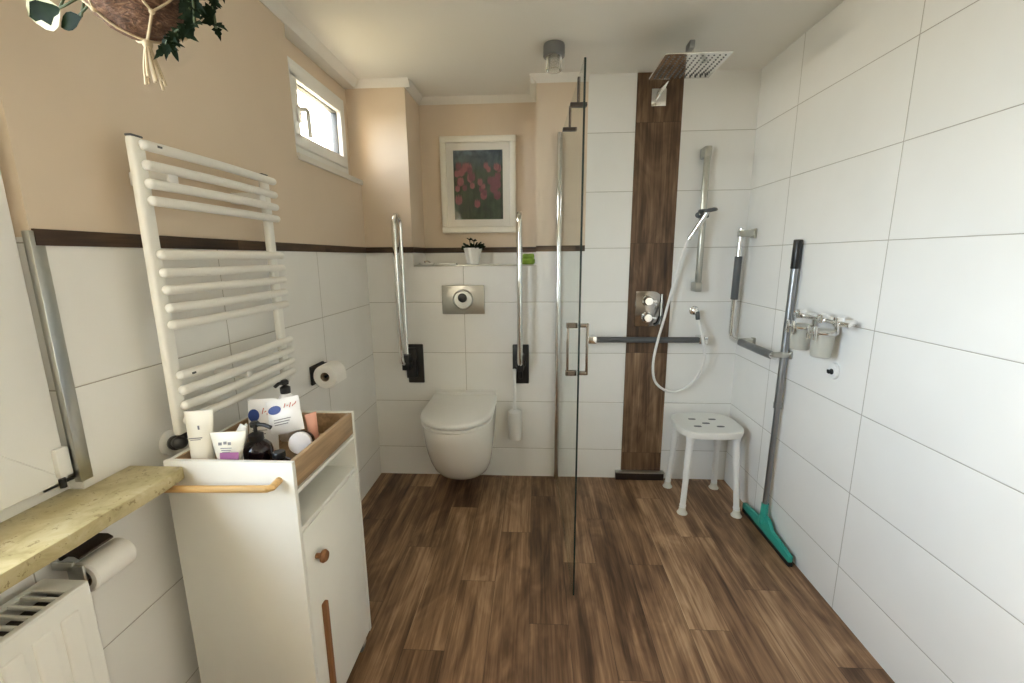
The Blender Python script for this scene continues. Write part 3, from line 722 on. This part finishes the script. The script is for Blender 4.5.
# ------------------------------------------------------------------ shower door
PX0, PY0 = .128, YB - .018; GX1, GY1 = .153, 1.522
sg = thing('shower_door', (PX0, PY0, 0), 'clear glass shower door standing edge-on with chrome handle', 'shower door')
gd = Vector((GX1 - PX0, GY1 - PY0, 0)).normalized(); gn = Vector((-gd.y, gd.x, 0))
GZ0, GZ1 = .012, 1.955
def gbox(mb, s0, s1, n0, n1, z0, z1, bevel=0., mat=0):
    X = Matrix((( gd.x, gn.x, 0, PX0), (gd.y, gn.y, 0, PY0), (0, 0, 1, 0), (0, 0, 0, 1)))
    return mb.box((s0, n0, z0), (s1, n1, z1), bevel, 2, mat, X)
GL = (Vector((GX1, GY1, 0)) - Vector((PX0, PY0, 0))).length
gbox(MB(), .010, GL, -.003, .003, GZ0, GZ1).build('glass_pane', 'shower_glass', sg, smooth=False)
gbox(MB(), GL, GL + .004, -.0035, .0035, GZ0, GZ1, .001).build('glass_edge', 'glass_edge', sg)
MB().box((PX0 - .014, PY0 - .012, 0.001), (PX0 + .012, YB - .001, 1.985), .004).cyl((PX0 - .004, PY0 - .012, .001), (PX0 - .004, PY0 - .012, 1.985), .012, bevel=.002).build('wall_profile', 'chrome', sg)
gbox(MB(), .01, GL, -.005, .005, .003, GZ0 + .004, .001).build('bottom_seal', 'shower_glass', sg)
hd = MB(); X = Matrix((( gd.x, gn.x, 0, PX0), (gd.y, gn.y, 0, PY0), (0, 0, 1, 0), (0, 0, 0, 1)))
sH = GL - .045
for sgn in (1, -1):
    gbox(hd, sH - .008, sH + .008, sgn * .004, sgn * .040, .910, .924, .002)
    gbox(hd, sH - .008, sH + .008, sgn * .004, sgn * .040, 1.088, 1.102, .002)
    gbox(hd, sH - .008, sH + .008, min(sgn * .031, sgn * .040), max(sgn * .031, sgn * .040), .910, 1.102, .002)
hd.build('handle', 'dark_chrome', sg)
for s in (.50, .80):
    cl = MB(); gbox(cl, s - .008, s + .008, -.005, .005, 1.872, 1.958, .002); gbox(cl, s - .014, s + .014, -.030, .030, 1.862, 1.874, .002)
    cl.build('hinge', 'dark_steel', sg)

# ------------------------------------------------------------------ ceiling lamp
lp = thing('ceiling_lamp', (.078, 2.16, ZC), 'small round steel ceiling lamp with clear glass cup', 'lamp')
MB().lathe([(0, 0), (.046, 0), (.048, -.008), (.048, -.048), (.044, -.052), (.036, -.052), (.036, -.02), (0, -.02)], (.078, 2.16, ZC - .001), n=36).build('housing', 'alu', lp)
MB().lathe([(.0355, -.035), (.036, -.105), (.033, -.108), (.030, -.104), (.030, -.035)], (.078, 2.16, ZC), n=32).build('glass_cup', 'lamp_glass', lp)
MB().lathe([(0, -.03), (.016, -.03), (.022, -.048), (.020, -.060), (0, -.063)], (.078, 2.16, ZC)).build('bulb', 'frosted', lp)

# ------------------------------------------------------------------ rain shower
rs = thing('rain_shower', (.635, YB, 2.17), 'square chrome rain shower head under the ceiling on a wall arm', 'shower head')
RZ = 2.115; rx0, rx1, ry0, ry1 = .503, .764, 1.915, 2.165
hdm = MB().box((rx0, ry0, RZ), (rx1, ry1, RZ + .008), .002).build('head', 'chrome', rs)
nz = MB(); 
for i in range(11):
    for j in range(11):
        x = rx0 + .02 + (rx1 - rx0 - .04) * i / 10; y = ry0 + .02 + (ry1 - ry0 - .04) * j / 10
        nz.cyl((x, y, RZ - .0022), (x, y, RZ + .001), .0034, .0042, n=8)
nzo = nz.build('nozzle_field', 'grey_grip', hdm); nzo['kind'] = 'stuff'
MB().box((.596, YB - .014, 2.105), (.672, YB - .0005, 2.190), .003).build('wall_plate', 'chrome', rs)
MB().box((.625, 2.03, 2.160), (.647, YB - .012, 2.182), .003).box((.624, 2.02, 2.120), (.648, 2.05, 2.182), .003).cyl((.636, 2.04, RZ + .006), (.636, 2.04, RZ + .022), .018).build('arm', 'chrome', rs)
MB().box((.618, 1.985, 2.166), (.640, 2.04, 2.196), .004).build('arm_cover', 'alu', rs)

# ------------------------------------------------------------------ hand shower on its rail
sr = thing('shower_rail', (.885, YB, 1.15), 'chrome shower slide rail on the white tiles right of the wood strip', 'shower rail')
MB().cyl((.884, YB - .060, 1.150), (.884, YB - .060, 1.890), .017, n=18, bevel=.002).build('rail', 'steel', sr)
for z in (1.868, 1.172):
    MB().box((.866, YB - .078, z - .026), (.902, YB - .001, z + .026), .006).build('wall_mount', 'steel', sr)
MB().box((.862, YB - .094, 1.535), (.905, YB - .040, 1.580), .006).cyl((.860, YB - .09, 1.556), (.835, YB - .12, 1.545), .014, bevel=.003).build('slider', 'grey_grip', sr)
hs = thing('hand_shower', (.83, 2.37, 1.45), 'chrome hand shower hanging in the slide rail with a pale hose', 'hand shower')
A_, B_ = Vector((.872, 2.345, 1.560)), Vector((.800, 2.385, 1.425))
MB().tube([B_, B_ + (A_ - B_) * .5, A_], .0125, 14, taper=(.8, 1.05)).build('handle', 'chrome', hs)
MB().lathe([(0, .010), (.018, .010), (.028, .006), (.031, 0), (.031, -.005), (.027, -.008), (0, -.008)], A_ + Vector((.012, -.012, .006)), (-.16, .02, 1), n=28).build('spray_head', 'grey_grip', hs)
hp = [(.799, 2.386, 1.422), (.782, 2.43, 1.33), (.748, 2.445, 1.156), (.706, 2.415, 1.0), (.668, 2.393, .86), (.654, 2.393, .75), (.668, 2.40, .655), (.725, 2.44, .592), (.790, 2.44, .572), (.850, 2.44, .592), (.915, 2.44, .655), (.930, 2.40, .74), (.929, 2.392, .82), (.914, 2.397, .90), (.905, 2.43, .968), (.902, 2.452, .990)]
ho = MB().tube(hp, .0072, 10, smooth=6).build('hose', 'white_plastic', hs)
wo = thing('hose_outlet', (.895, YB, 1.035), 'round chrome wall outlet where the shower hose ends', 'wall outlet')
MB().lathe([(0, 0), (.026, 0), (.027, .004), (.022, .010), (.012, .012), (.012, .045), (.014, .052), (0, .054)], (.895, YB - .0005, 1.035), (0, -1, 0)).build('rosette', 'chrome', wo)
MB().cyl((.896, YB - .048, 1.036), (.902, YB - .048, .990), .0115, n=16, bevel=.002).build('elbow', 'grey_grip', wo)

# mixer
mx = thing('shower_mixer', (.640, YB, 1.045), 'chrome concealed shower mixer with two knobs on the wood strip', 'shower mixer')
X = frame_xf((0, YB - .0045, 0), (1, 0, 0), (0, 0, 1))
out = [(.562, .945), (.562, 1.147)] + [(.652 + .066 * math.sin(t_), 1.081 + .066 * math.cos(t_)) for t_ in [PI / 2 * k / 8 for k in range(9)]] + [(.718, 1.011)] + [(.652 + .066 * math.cos(t_), 1.011 - .066 * math.sin(t_)) for t_ in [PI / 2 * k / 8 for k in range(1, 9)]]
MB().prism(out, .012, X, .003).build('plate', 'dark_chrome', mx)
for z in (1.093, 1.000):
    k = MB().lathe([(.030, 0), (.031, .006), (.026, .010), (.024, .040), (.021, .046), (0, .047)], (.628, YB - .016, z), (0, -1, 0), n=28).build('knob', 'chrome', mx)
    MB().box((.640, YB - .060, z - .007), (.672, YB - .046, z + .007), .003).build('lever', 'chrome', k)
gs = thing('glass_scraper', (.690, 2.45, .95), 'small squeegee blade hanging beside the shower mixer knobs', 'squeegee')
MB().tube([(.706, YB - .022, 1.13), (.704, YB - .024, 1.02), (.700, YB - .024, .96)], .0045, 8).build('handle', 'steel', gs)
MB().tube([(.672, YB - .028, .952), (.690, YB - .026, .965), (.706, YB - .024, 1.01)], .005, 8).build('blade', 'grey_grip', gs)

# horizontal grab rail
gb = thing('grab_rail', (.63, YB, .87), 'long horizontal grey grab rail across the wood strip in the shower', 'grab rail', 'grab rails on the shower walls')
zz = .878
MB().cyl((.315, YB - .066, zz), (.930, YB - .066, zz), .0165, n=20).build('tube', 'grey_grip', gb)
for x in (.318, .930):
    MB().box((x - .024, YB - .085, zz - .021), (x + .024, YB - .045, zz + .021), .005).box((x - .020, YB - .046, zz - .018), (x + .020, YB - .001, zz + .018), .004).build('wall_mount', 'chrome', gb)

# angled grab rail on the right wall
ag = thing('grab_rail', (XR, 2.3, .9), 'angled chrome grab rail in the shower corner behind the squeegee pole', 'grab rail', 'grab rails on the shower walls')
gx = XR - .072
MB().tube([(gx, 2.405, 1.478), (gx, 2.412, 1.2), (gx, 2.416, .95), (gx, 2.410, .915), (gx, 2.385, .895), (gx, 2.30, .892), (gx, 2.1, .892), (gx, 1.962, .892)], .0145, 14, smooth=3).build('rail', 'chrome', ag)
MB().cyl((gx, 2.408, 1.335), (gx, 2.415, 1.105), .0185, n=18, bevel=.004).build('grip', 'grey_grip', ag)
MB().cyl((gx, 2.30, .892), (gx, 1.99, .892), .0185, n=18, bevel=.004).build('grip', 'alu', ag)
for (y, z, s) in ((2.405, 1.452, .017), (2.300, .900, .012), (1.968, .900, .012)):
    MB().box((gx - .012, y - s, z - s), (XR - .010, y + s, z + s), .004).box((XR - .012, y - s * 1.5, z - s * 1.5), (XR - .001, y + s * 1.5, z + s * 1.5), .004).build('wall_mount', 'steel', ag)

# ------------------------------------------------------------------ floor squeegee leaning on the right wall
fq = thing('floor_squeegee', (1.11, 1.95, 0), 'teal floor squeegee with grey telescopic pole leaning on the right wall', 'squeegee')
bx = 1.112
bl = MB().prism([(-.215, 0), (-.215, .030), (-.06, .050), (-.022, .085), (.022, .085), (.06, .050), (.215, .030), (.215, 0)], .020, frame_xf((bx - .012, 1.950, .022), (0, 1, 0), (0, 0, 1)), .004).build('blade_holder', 'teal', fq)
MB().box((bx - .010, 1.736, .002), (bx - .002, 2.164, .030), .001).box((bx + .001, 1.736, .002), (bx + .009, 2.164, .030), .001).build('rubber_blade', 'black', fq)
p0, p1 = Vector((bx - .004, 1.972, .085)), Vector((1.1245, 1.975, 1.405))
lerp = lambda u: p0 + (p1 - p0) * u
MB().cyl(lerp(-.02), lerp(.06), .019, .016, n=18).build('socket', 'teal', fq)
MB().cyl(lerp(.03), lerp(.44), .0125, n=18).build('lower_pole', 'alu', fq)
MB().cyl(lerp(.43), lerp(.92), .0158, n=18).cyl(lerp(.425), lerp(.445), .0178, n=18).build('upper_pole', 'alu', fq)
MB().cyl(lerp(.905), lerp(1.0), .0180, n=18, bevel=.004).build('grip', 'black', fq)

# ------------------------------------------------------------------ glass holders on the right wall
rk = thing('dispenser_rack', (XR, 1.68, 1.08), 'chrome wall rack holding two glass cups on the right wall', 'rack')
rx_, rz_ = XR - .060, 1.098
MB().cyl((rx_, 1.545, rz_), (rx_, 1.87, rz_), .0085, n=16, bevel=.002).build('bar', 'chrome', rk)
for y in (1.83, 1.685, 1.60):
    MB().cyl((XR - .001, y, rz_), (rx_ - .010, y, rz_), .011, n=16, bevel=.002).box((rx_ - .016, y - .012, rz_ - .012), (rx_ + .012, y + .012, rz_ + .022), .004).build('wall_mount', 'chrome', rk)
cups = ((1.805, 'frosted glass cup in the rack, the one nearer the squeegee pole'), (1.668, 'frosted glass cup in the rack, the one above the white hook'))
for y, lb in cups:
    cxr = XR - .066
    rg = MB(); rg.tube([(cxr + .044 * math.cos(2 * PI * k / 24), y + .044 * math.sin(2 * PI * k / 24), 1.053) for k in range(24)], .005, 8, closed=True)
    rg.box((cxr + .043, y - .008, 1.049), (cxr + .052, y + .008, rz_ + .002), .002).box((rx_ - .004, y - .008, rz_ - .004), (cxr + .052, y + .008, rz_ + .004), .002)
    for s in (-1, 1): rg.box((cxr - .046, y + s * .020 - .009, 1.027), (cxr - .040, y + s * .020 + .009, 1.080), .002)
    rg.build('holder_ring', 'chrome', rk)
    g = thing('glass_cup', (cxr, y, .960), lb, 'cup', 'glass cups in the wall rack')
    MB().lathe([(0, 0), (.030, 0), (.034, .004), (.0365, .05), (.038, .105), (.036, .105), (.0335, .05), (.031, .008), (0, .006)], (cxr, y, .960)).build('cup_body', 'frosted', g)
hk = thing('wall_hook', (XR, 1.675, .90), 'small white adhesive hook below the glass cups', 'hook')
X = frame_xf((XR - .001, 1.672, .905), (0, -1, 0), (0, 0, 1))
oval_ = [(.024 * math.cos(t_), (.030 if math.sin(t_) > 0 else .034) * math.sin(t_)) for t_ in [2 * PI * k / 28 for k in range(28)]]
MB().prism(oval_, .012, frame_xf((XR - .001, 1.672, .905), (0, -1, 0), (0, 0, 1)), .002).build('base', 'white_plastic', hk)
MB().tube([(XR - .012, 1.674, .900), (XR - .024, 1.674, .896), (XR - .027, 1.674, .902), (XR - .027, 1.674, .908)], .0045, 10, smooth=3).lathe([(0, 0), (.011, 0), (.011, .003), (.008, .005), (0, .005)], (XR - .012, 1.674, .900), (-1, 0, 0)).build('peg', 'black', hk)

# ------------------------------------------------------------------ shower stool
st = thing('shower_stool', (.92, 2.27, 0), 'white plastic shower stool with four legs in the shower corner', 'stool')
SX, SY, SZ = .925, 2.285, .452
seat_o = []
for k in range(48):
    t_ = 2 * PI * k / 48; e = 3.2
    cx_, sy_ = math.cos(t_), math.sin(t_)
    r = (abs(cx_) ** e + abs(sy_) ** e) ** (-1 / e)
    seat_o.append((r * cx_ * .172, r * sy_ * .158 * (1 if sy_ > 0 else 1.0)))
ring = lambda s, z: [Vector((SX + p[0] * s, SY + p[1] * s, z)) for p in seat_o]
sb = MB().loft([ring(.90, SZ - .040), ring(.965, SZ - .036), ring(.995, SZ - .012), ring(.985, SZ - .003), ring(.955, SZ), ring(.80, SZ - .004), ring(.4, SZ - .007)])
seat = sb.build('seat', 'seat_plastic', st, ang=40)
dn = MB()
for (dx, dy) in ((-.055, .06), (.055, .06), (0, 0), (-.06, -.045), (.06, -.045)):
    pts = [(dx + .020 * math.copysign(abs(math.cos(t_)) ** .6, math.cos(t_)), dy + .010 * math.copysign(abs(math.sin(t_)) ** .6, math.sin(t_))) for t_ in [2 * PI * k / 20 for k in range(20)]]
    dn.prism(pts, .0012, Matrix.Translation((SX, SY, SZ - .0072)) @ Matrix.Rotation(0, 4, 'Z'))
dn.build('drain_slot', 'grey_grip', seat)['kind'] = 'stuff'
for (tx, ty, fx, fy) in ((-.115, -.105, .777, 2.133), (.115, -.105, 1.050, 2.118), (-.115, .105, .780, 2.405), (.112, .105, 1.045, 2.400)):
    a0 = Vector((SX + tx, SY + ty, SZ - .02)); b0 = Vector((fx, fy, .018))
    k = MB().cyl(a0, a0 + (b0 - a0) * .42, .0175, n=18).cyl(a0 + (b0 - a0) * .40, b0, .0148, n=18).cyl(a0, a0 + (b0 - a0) * .10, .026, .019, n=18).cyl(b0 + (a0 - b0) * .055, b0 + (a0 - b0) * .075, .017, n=18)
    k = k.build('leg', 'white_plastic', st)
    MB().lathe([(0, 0), (.026, 0), (.027, .004), (.020, .014), (.017, .026), (.0175, .034), (0, .034)], (fx, fy, .0005)).build('rubber_foot', 'rubber_white', k)

# ------------------------------------------------------------------ drain at the foot of the wood strip
dg = thing('shower_drain', (.63, YB, 0), 'dark wall drain channel at the foot of the wood strip', 'drain')
MB().box((.488, YB - .030, .006), (.776, YB - .001, .046), .003).build('cover', 'dark_steel', dg)
MB().box((.486, YB - .034, .046), (.778, YB - .001, .054), .002).build('top_lip', 'steel', dg)
MB().box((.488, YB - .026, .0005), (.776, YB - .002, .006)).build('slot', 'black', dg)

# ------------------------------------------------------------------ hanging coconut planter
CC = Vector((-.634, .75, 1.772)); CR = .080
hpn = thing('hanging_planter', CC + Vector((0, 0, -CR)), 'coconut shell planter with trailing leaves hanging in rope net near the left wall', 'hanging planter')
t = bmesh.new(); bmesh.ops.create_icosphere(t, subdivisions=5, radius=CR)
for v in t.verts:
    d = v.co.normalized(); v.co += d * (.004 * noise.noise(d * 4) + .0018 * noise.noise(Vector((d.x * 18, d.y * 18, d.z * 40))))
bmesh.ops.bisect_plane(t, geom=t.verts[:] + t.edges[:] + t.faces[:], plane_co=(0, 0, CR * .45), plane_no=(0, 0, 1), clear_outer=True)
m_ = MB(); m_._merge(t, 0, Matrix.Translation(CC)); m_.build('shell', 'coco', hpn)
MB().lathe([(0, CR * .38), (CR * .8, CR * .36), (CR * .88, CR * .42)], CC).build('soil', 'soil', hpn)
nt = MB()
def onsh(az, el, k=1.03): return CC + Vector((math.cos(az) * math.cos(el), math.sin(az) * math.cos(el), math.sin(el))) * CR * k
bot = CC + Vector((.004, 0, -CR * 1.05))
for q in range(4):
    az = -PI / 2 + .95 + q * PI / 2
    low = [bot, onsh(az, -1.15), onsh(az, -.80)]
    nt.tube(low, .0021, 7, smooth=4)
    for s in (-1, 1):
        nt.tube([onsh(az, -.80), onsh(az + s * .35, -.45), onsh(az + s * .62, .0), onsh(az + s * PI / 4, .40), CC + Vector((.028 * math.cos(az + s * PI / 4), .028 * math.sin(az + s * PI / 4), .20)), CC + Vector((0, 0, .36))], .0018, 7, smooth=5)
    nt.ball(onsh(az, -.80), .0042, n=10)
nt.tube([CC + Vector((0, 0, .35)), (CC.x, CC.y, ZC - .012)], .004, 8)
nt.build('rope_net', 'rope', hpn)
MB().tube([(CC.x, CC.y, ZC - .001), (CC.x, CC.y, ZC - .02), (CC.x + .012, CC.y, ZC - .03), (CC.x, CC.y, ZC - .04), (CC.x - .01, CC.y, ZC - .03)], .003, 8, smooth=4).lathe([(0, 0), (.016, 0), (.014, -.006), (0, -.008)], (CC.x, CC.y, ZC - .0005)).build('ceiling_hook', 'steel', hpn)
ts = MB().ball(bot + Vector((0, 0, -.004)), .0075, n=12)
for i in range(8):
    an = i * .8; dx, dy = .009 * math.cos(an), .011 * math.sin(an)
    ts.tube([bot, bot + Vector((dx * .5, dy * .5, -.018)), bot + Vector((dx * 1.0 + .002, dy, -.042)), bot + Vector((dx * 1.3 + .004, dy * 1.3, -.058 - .005 * (i % 3)))], .0022, 6, smooth=3)
ts.build('tassel', 'rope', hpn)
def leaf(mb, base, d, up, L, W, mat=0, lobes=False, edge=None):
    d = Vector(d).normalized(); up = Vector(up); sd = d.cross(up).normalized(); nn = sd.cross(d).normalized()
    if lobes: prof = [(0, .06), (.10, .55), (.22, .95), (.34, .52), (.5, .62), (.62, .34), (.8, .2), (1, 0)]
    else: prof = [(0, .05), (.12, .42), (.3, .85), (.5, 1.0), (.7, .82), (.88, .42), (1, 0)]
    L_, C_, R_ = [], [], []
    for u, w in prof:
        c = Vector(base) + d * L * u + nn * (-.10 * L * u * u)
        C_.append(mb.bm.verts.new(c - nn * .05 * W)); L_.append(mb.bm.verts.new(c + sd * W * w * .5 + nn * .05 * W * w)); R_.append(mb.bm.verts.new(c - sd * W * w * .5 + nn * .05 * W * w))
    rim = edge is not None
    if rim:
        LI = [mb.bm.verts.new(l.co.lerp(c.co, .18 + .34 * abs(math.sin(k * 2.3)))) for k, (l, c) in enumerate(zip(L_, C_))]
        RI = [mb.bm.verts.new(r.co.lerp(c.co, .22 + .40 * abs(math.sin(k * 1.7 + 1)))) for k, (r, c) in enumerate(zip(R_, C_))]
        strips = ((L_, LI, edge), (LI, C_, mat), (C_, RI, mat), (RI, R_, edge))
    else: strips = ((L_, C_, mat), (C_, R_, mat))
    for i in range(len(prof) - 1):
        for A, B, m in strips:
            f = mb.bm.faces.new((A[i], A[i + 1], B[i + 1], B[i])); f.material_index = m
# broad variegated leaves on the left
bl_ = MB(); top = CC + Vector((-.045, 0, .035))
for (tip, L, W, d, up, mt) in (((-.764, .745, 1.738), .056, .052, (-1, -.1, -.22), (.6, -.8, -.2), 1), ((-.735, .75, 1.727), .044, .028, (-.9, 0, -.25), (.6, -.8, .2), 0), ((-.765, .74, 1.790), .05, .04, (-1, -.2, .2), (.5, -.8, .1), 1), ((-.72, .72, 1.785), .05, .035, (-.8, -.5, .1), (.3, -.8, .2), 0), ((-.60, .70, 1.85), .06, .04, (.3, -.7, .5), (0, -.5, .8), 1)):
    tip = Vector(tip)
    bl_.tube([top, (top + tip) / 2 + Vector((0, 0, .020)), tip], .0020, 6, mat=2, smooth=5)
    leaf(bl_, tip, d, up, L, W, 0, False, 1 if mt else None)
bl_.tube([top, (-.715, .75, 1.765), (-.745, .745, 1.745), (-.764, .745, 1.738)], .0018, 6, mat=2, smooth=5)
bl_.tube([(-.700, .75, 1.755), (-.72, .75, 1.742), (-.738, .75, 1.729)], .0018, 6, mat=2, smooth=5)
bl_.build('broad_leaves', ['leaf_dark', 'leaf_var', 'stem'], hpn, ang=80)
# small ivy trailing on the right
iv = MB(); r2 = random.Random(11); tr_ = CC + Vector((.055, -.01, .03))
vines = [[tr_, (-.560, .735, 1.80), (-.540, .735, 1.755), (-.545, .735, 1.708), (-.575, .735, 1.690), (-.590, .735, 1.672)],
         [tr_, (-.550, .745, 1.815), (-.520, .745, 1.790), (-.510, .745, 1.745), (-.508, .745, 1.700)],
         [tr_, (-.555, .76, 1.82), (-.525, .76, 1.80), (-.505, .76, 1.775)],
         [tr_, (-.545, .73, 1.79), (-.530, .73, 1.74), (-.532, .73, 1.70)]]
for vn in vines:
    P = [Vector(p) for p in vn]; iv.tube(P, .0017, 6, mat=1, smooth=5)
    for i in range(1, len(P)):
        for q in range(9):
            b0 = P[i - 1] + (P[i] - P[i - 1]) * (q / 9) + Vector((0, 0, -.002))
            if i == 1 and q < 4: continue
            an = r2.uniform(-.6, PI + .6)
            d = Vector((math.cos(an) * .8 + .2, r2.uniform(-.5, .3), -abs(math.sin(an)) * .8 - .1))
            leaf(iv, b0, d, (.5 + r2.uniform(-.5, .5), -.8, r2.uniform(-.5, .3)), r2.uniform(.018, .030), r2.uniform(.016, .024), 0, True)
leaf(iv, (-.580, .735, 1.684), (.25, 0, -1), (.2, -1, .1), .034, .010, 0)
iv.build('ivy', ['leaf_dark', 'stem'], hpn, ang=80)

# ------------------------------------------------------------------ light
wd = bpy.data.worlds.new('overcast_sky'); S.world = wd; wd.use_nodes = True
nt_ = wd.node_tree; nt_.nodes.clear()
o_ = nt_.nodes.new('ShaderNodeOutputWorld'); bg = nt_.nodes.new('ShaderNodeBackground')
WN = nt_.nodes.new; WL = nt_.links.new
tcn = WN('ShaderNodeTexCoord'); sx = WN('ShaderNodeSeparateXYZ'); rp = WN('ShaderNodeValToRGB')
mp = WN('ShaderNodeMath'); mp.operation = 'MULTIPLY_ADD'; mp.inputs[1].default_value = .5; mp.inputs[2].default_value = .5
WL(tcn.outputs['Generated'], sx.inputs[0]); WL(sx.outputs[2], mp.inputs[0]); WL(mp.outputs[0], rp.inputs[0])
e = rp.color_ramp.elements; e[0].position = .42; e[0].color = (.22, .20, .15, 1); e[1].position = .50; e[1].color = (1, 1, 1, 1)
for p_, c_ in ((.62, (.90, .92, .95, 1)), (.85, (.38, .43, .50, 1))):
    q_ = e.new(p_); q_.color = c_
az = WN('ShaderNodeMapRange'); az.interpolation_type = 'SMOOTHSTEP'
az.inputs['From Min'].default_value = -.35; az.inputs['From Max'].default_value = .10
WL(sx.outputs[1], az.inputs['Value'])
mxn = WN('ShaderNodeMix'); mxn.data_type = 'RGBA'; mxn.inputs[6].default_value = (.77, .88, 1.0, 1); mxn.inputs[7].default_value = (2.05, 1.86, 1.52, 1)
WL(az.outputs[0], mxn.inputs[0])
mu = WN('ShaderNodeMix'); mu.data_type = 'RGBA'; mu.blend_type = 'MULTIPLY'; mu.inputs[0].default_value = 1
WL(rp.outputs[0], mu.inputs[6]); WL(mxn.outputs[2], mu.inputs[7]); WL(mu.outputs[2], bg.inputs[0])
bg.inputs[1].default_value = 10.0
WL(bg.outputs[0], o_.inputs[0])
def portal(name, loc, sx_, sy_):
    l = bpy.data.lights.new(name, 'AREA'); l.shape = 'RECTANGLE'; l.size = sx_; l.size_y = sy_
    l.cycles.is_portal = True
    o = bpy.data.objects.new(name, l); COL.objects.link(o); o.location = loc
    o.rotation_euler = (0, -PI / 2, 0); return o
portal('window_portal', (-1.32, (W2[0] + W2[1]) / 2, (W2[2] + W2[3]) / 2), W2[3] - W2[2], W2[1] - W2[0])
portal('high_window_portal', (-1.13, (W1[0] + W1[1]) / 2, (W1[2] + W1[3]) / 2), W1[3] - W1[2], W1[1] - W1[0])
# added fill light, unseen behind the camera, to lift the room
lm = bpy.data.lights.new('fill_light', 'AREA'); lm.shape = 'DISK'; lm.size = .35; lm.energy = 1.2; lm.color = (1, .90, .76)
lo_ = bpy.data.objects.new('fill_light', lm); COL.objects.link(lo_); lo_.location = (.1, -.75, ZC - .06)

# ------------------------------------------------------------------ camera
cam = bpy.data.cameras.new('camera'); cam.sensor_width = 36; cam.sensor_fit = 'HORIZONTAL'; cam.lens = 434 / 1024 * 36
cam.clip_start = .02
co = bpy.data.objects.new('camera', cam); COL.objects.link(co)
f = 434.0; d_ = lambda u, v: Vector((u - 512, -(v - 341.5), -f)).normalized()
Yw = d_(536, 257); Zw = -d_(530, 2579); Zw = (Zw - Yw * Zw.dot(Yw)).normalized(); Xw = Yw.cross(Zw)
co.matrix_world = Matrix.Translation((0, 0, 1.34)) @ Matrix((Xw, Yw, Zw)).to_4x4()
S.camera = co
S.view_settings.view_transform = 'Standard'; S.view_settings.look = 'None'
S.view_settings.gamma = 1; S.view_settings.use_curve_mapping = False
S.view_settings.exposure = 1.28
S.cycles.max_bounces = 10; S.cycles.diffuse_bounces = 6; S.cycles.glossy_bounces = 5; S.cycles.transparent_max_bounces = 12
S.cycles.use_denoising = True
S.cycles.sample_clamp_indirect = 6
S.cycles.caustics_refractive = False; S.cycles.caustics_reflective = False
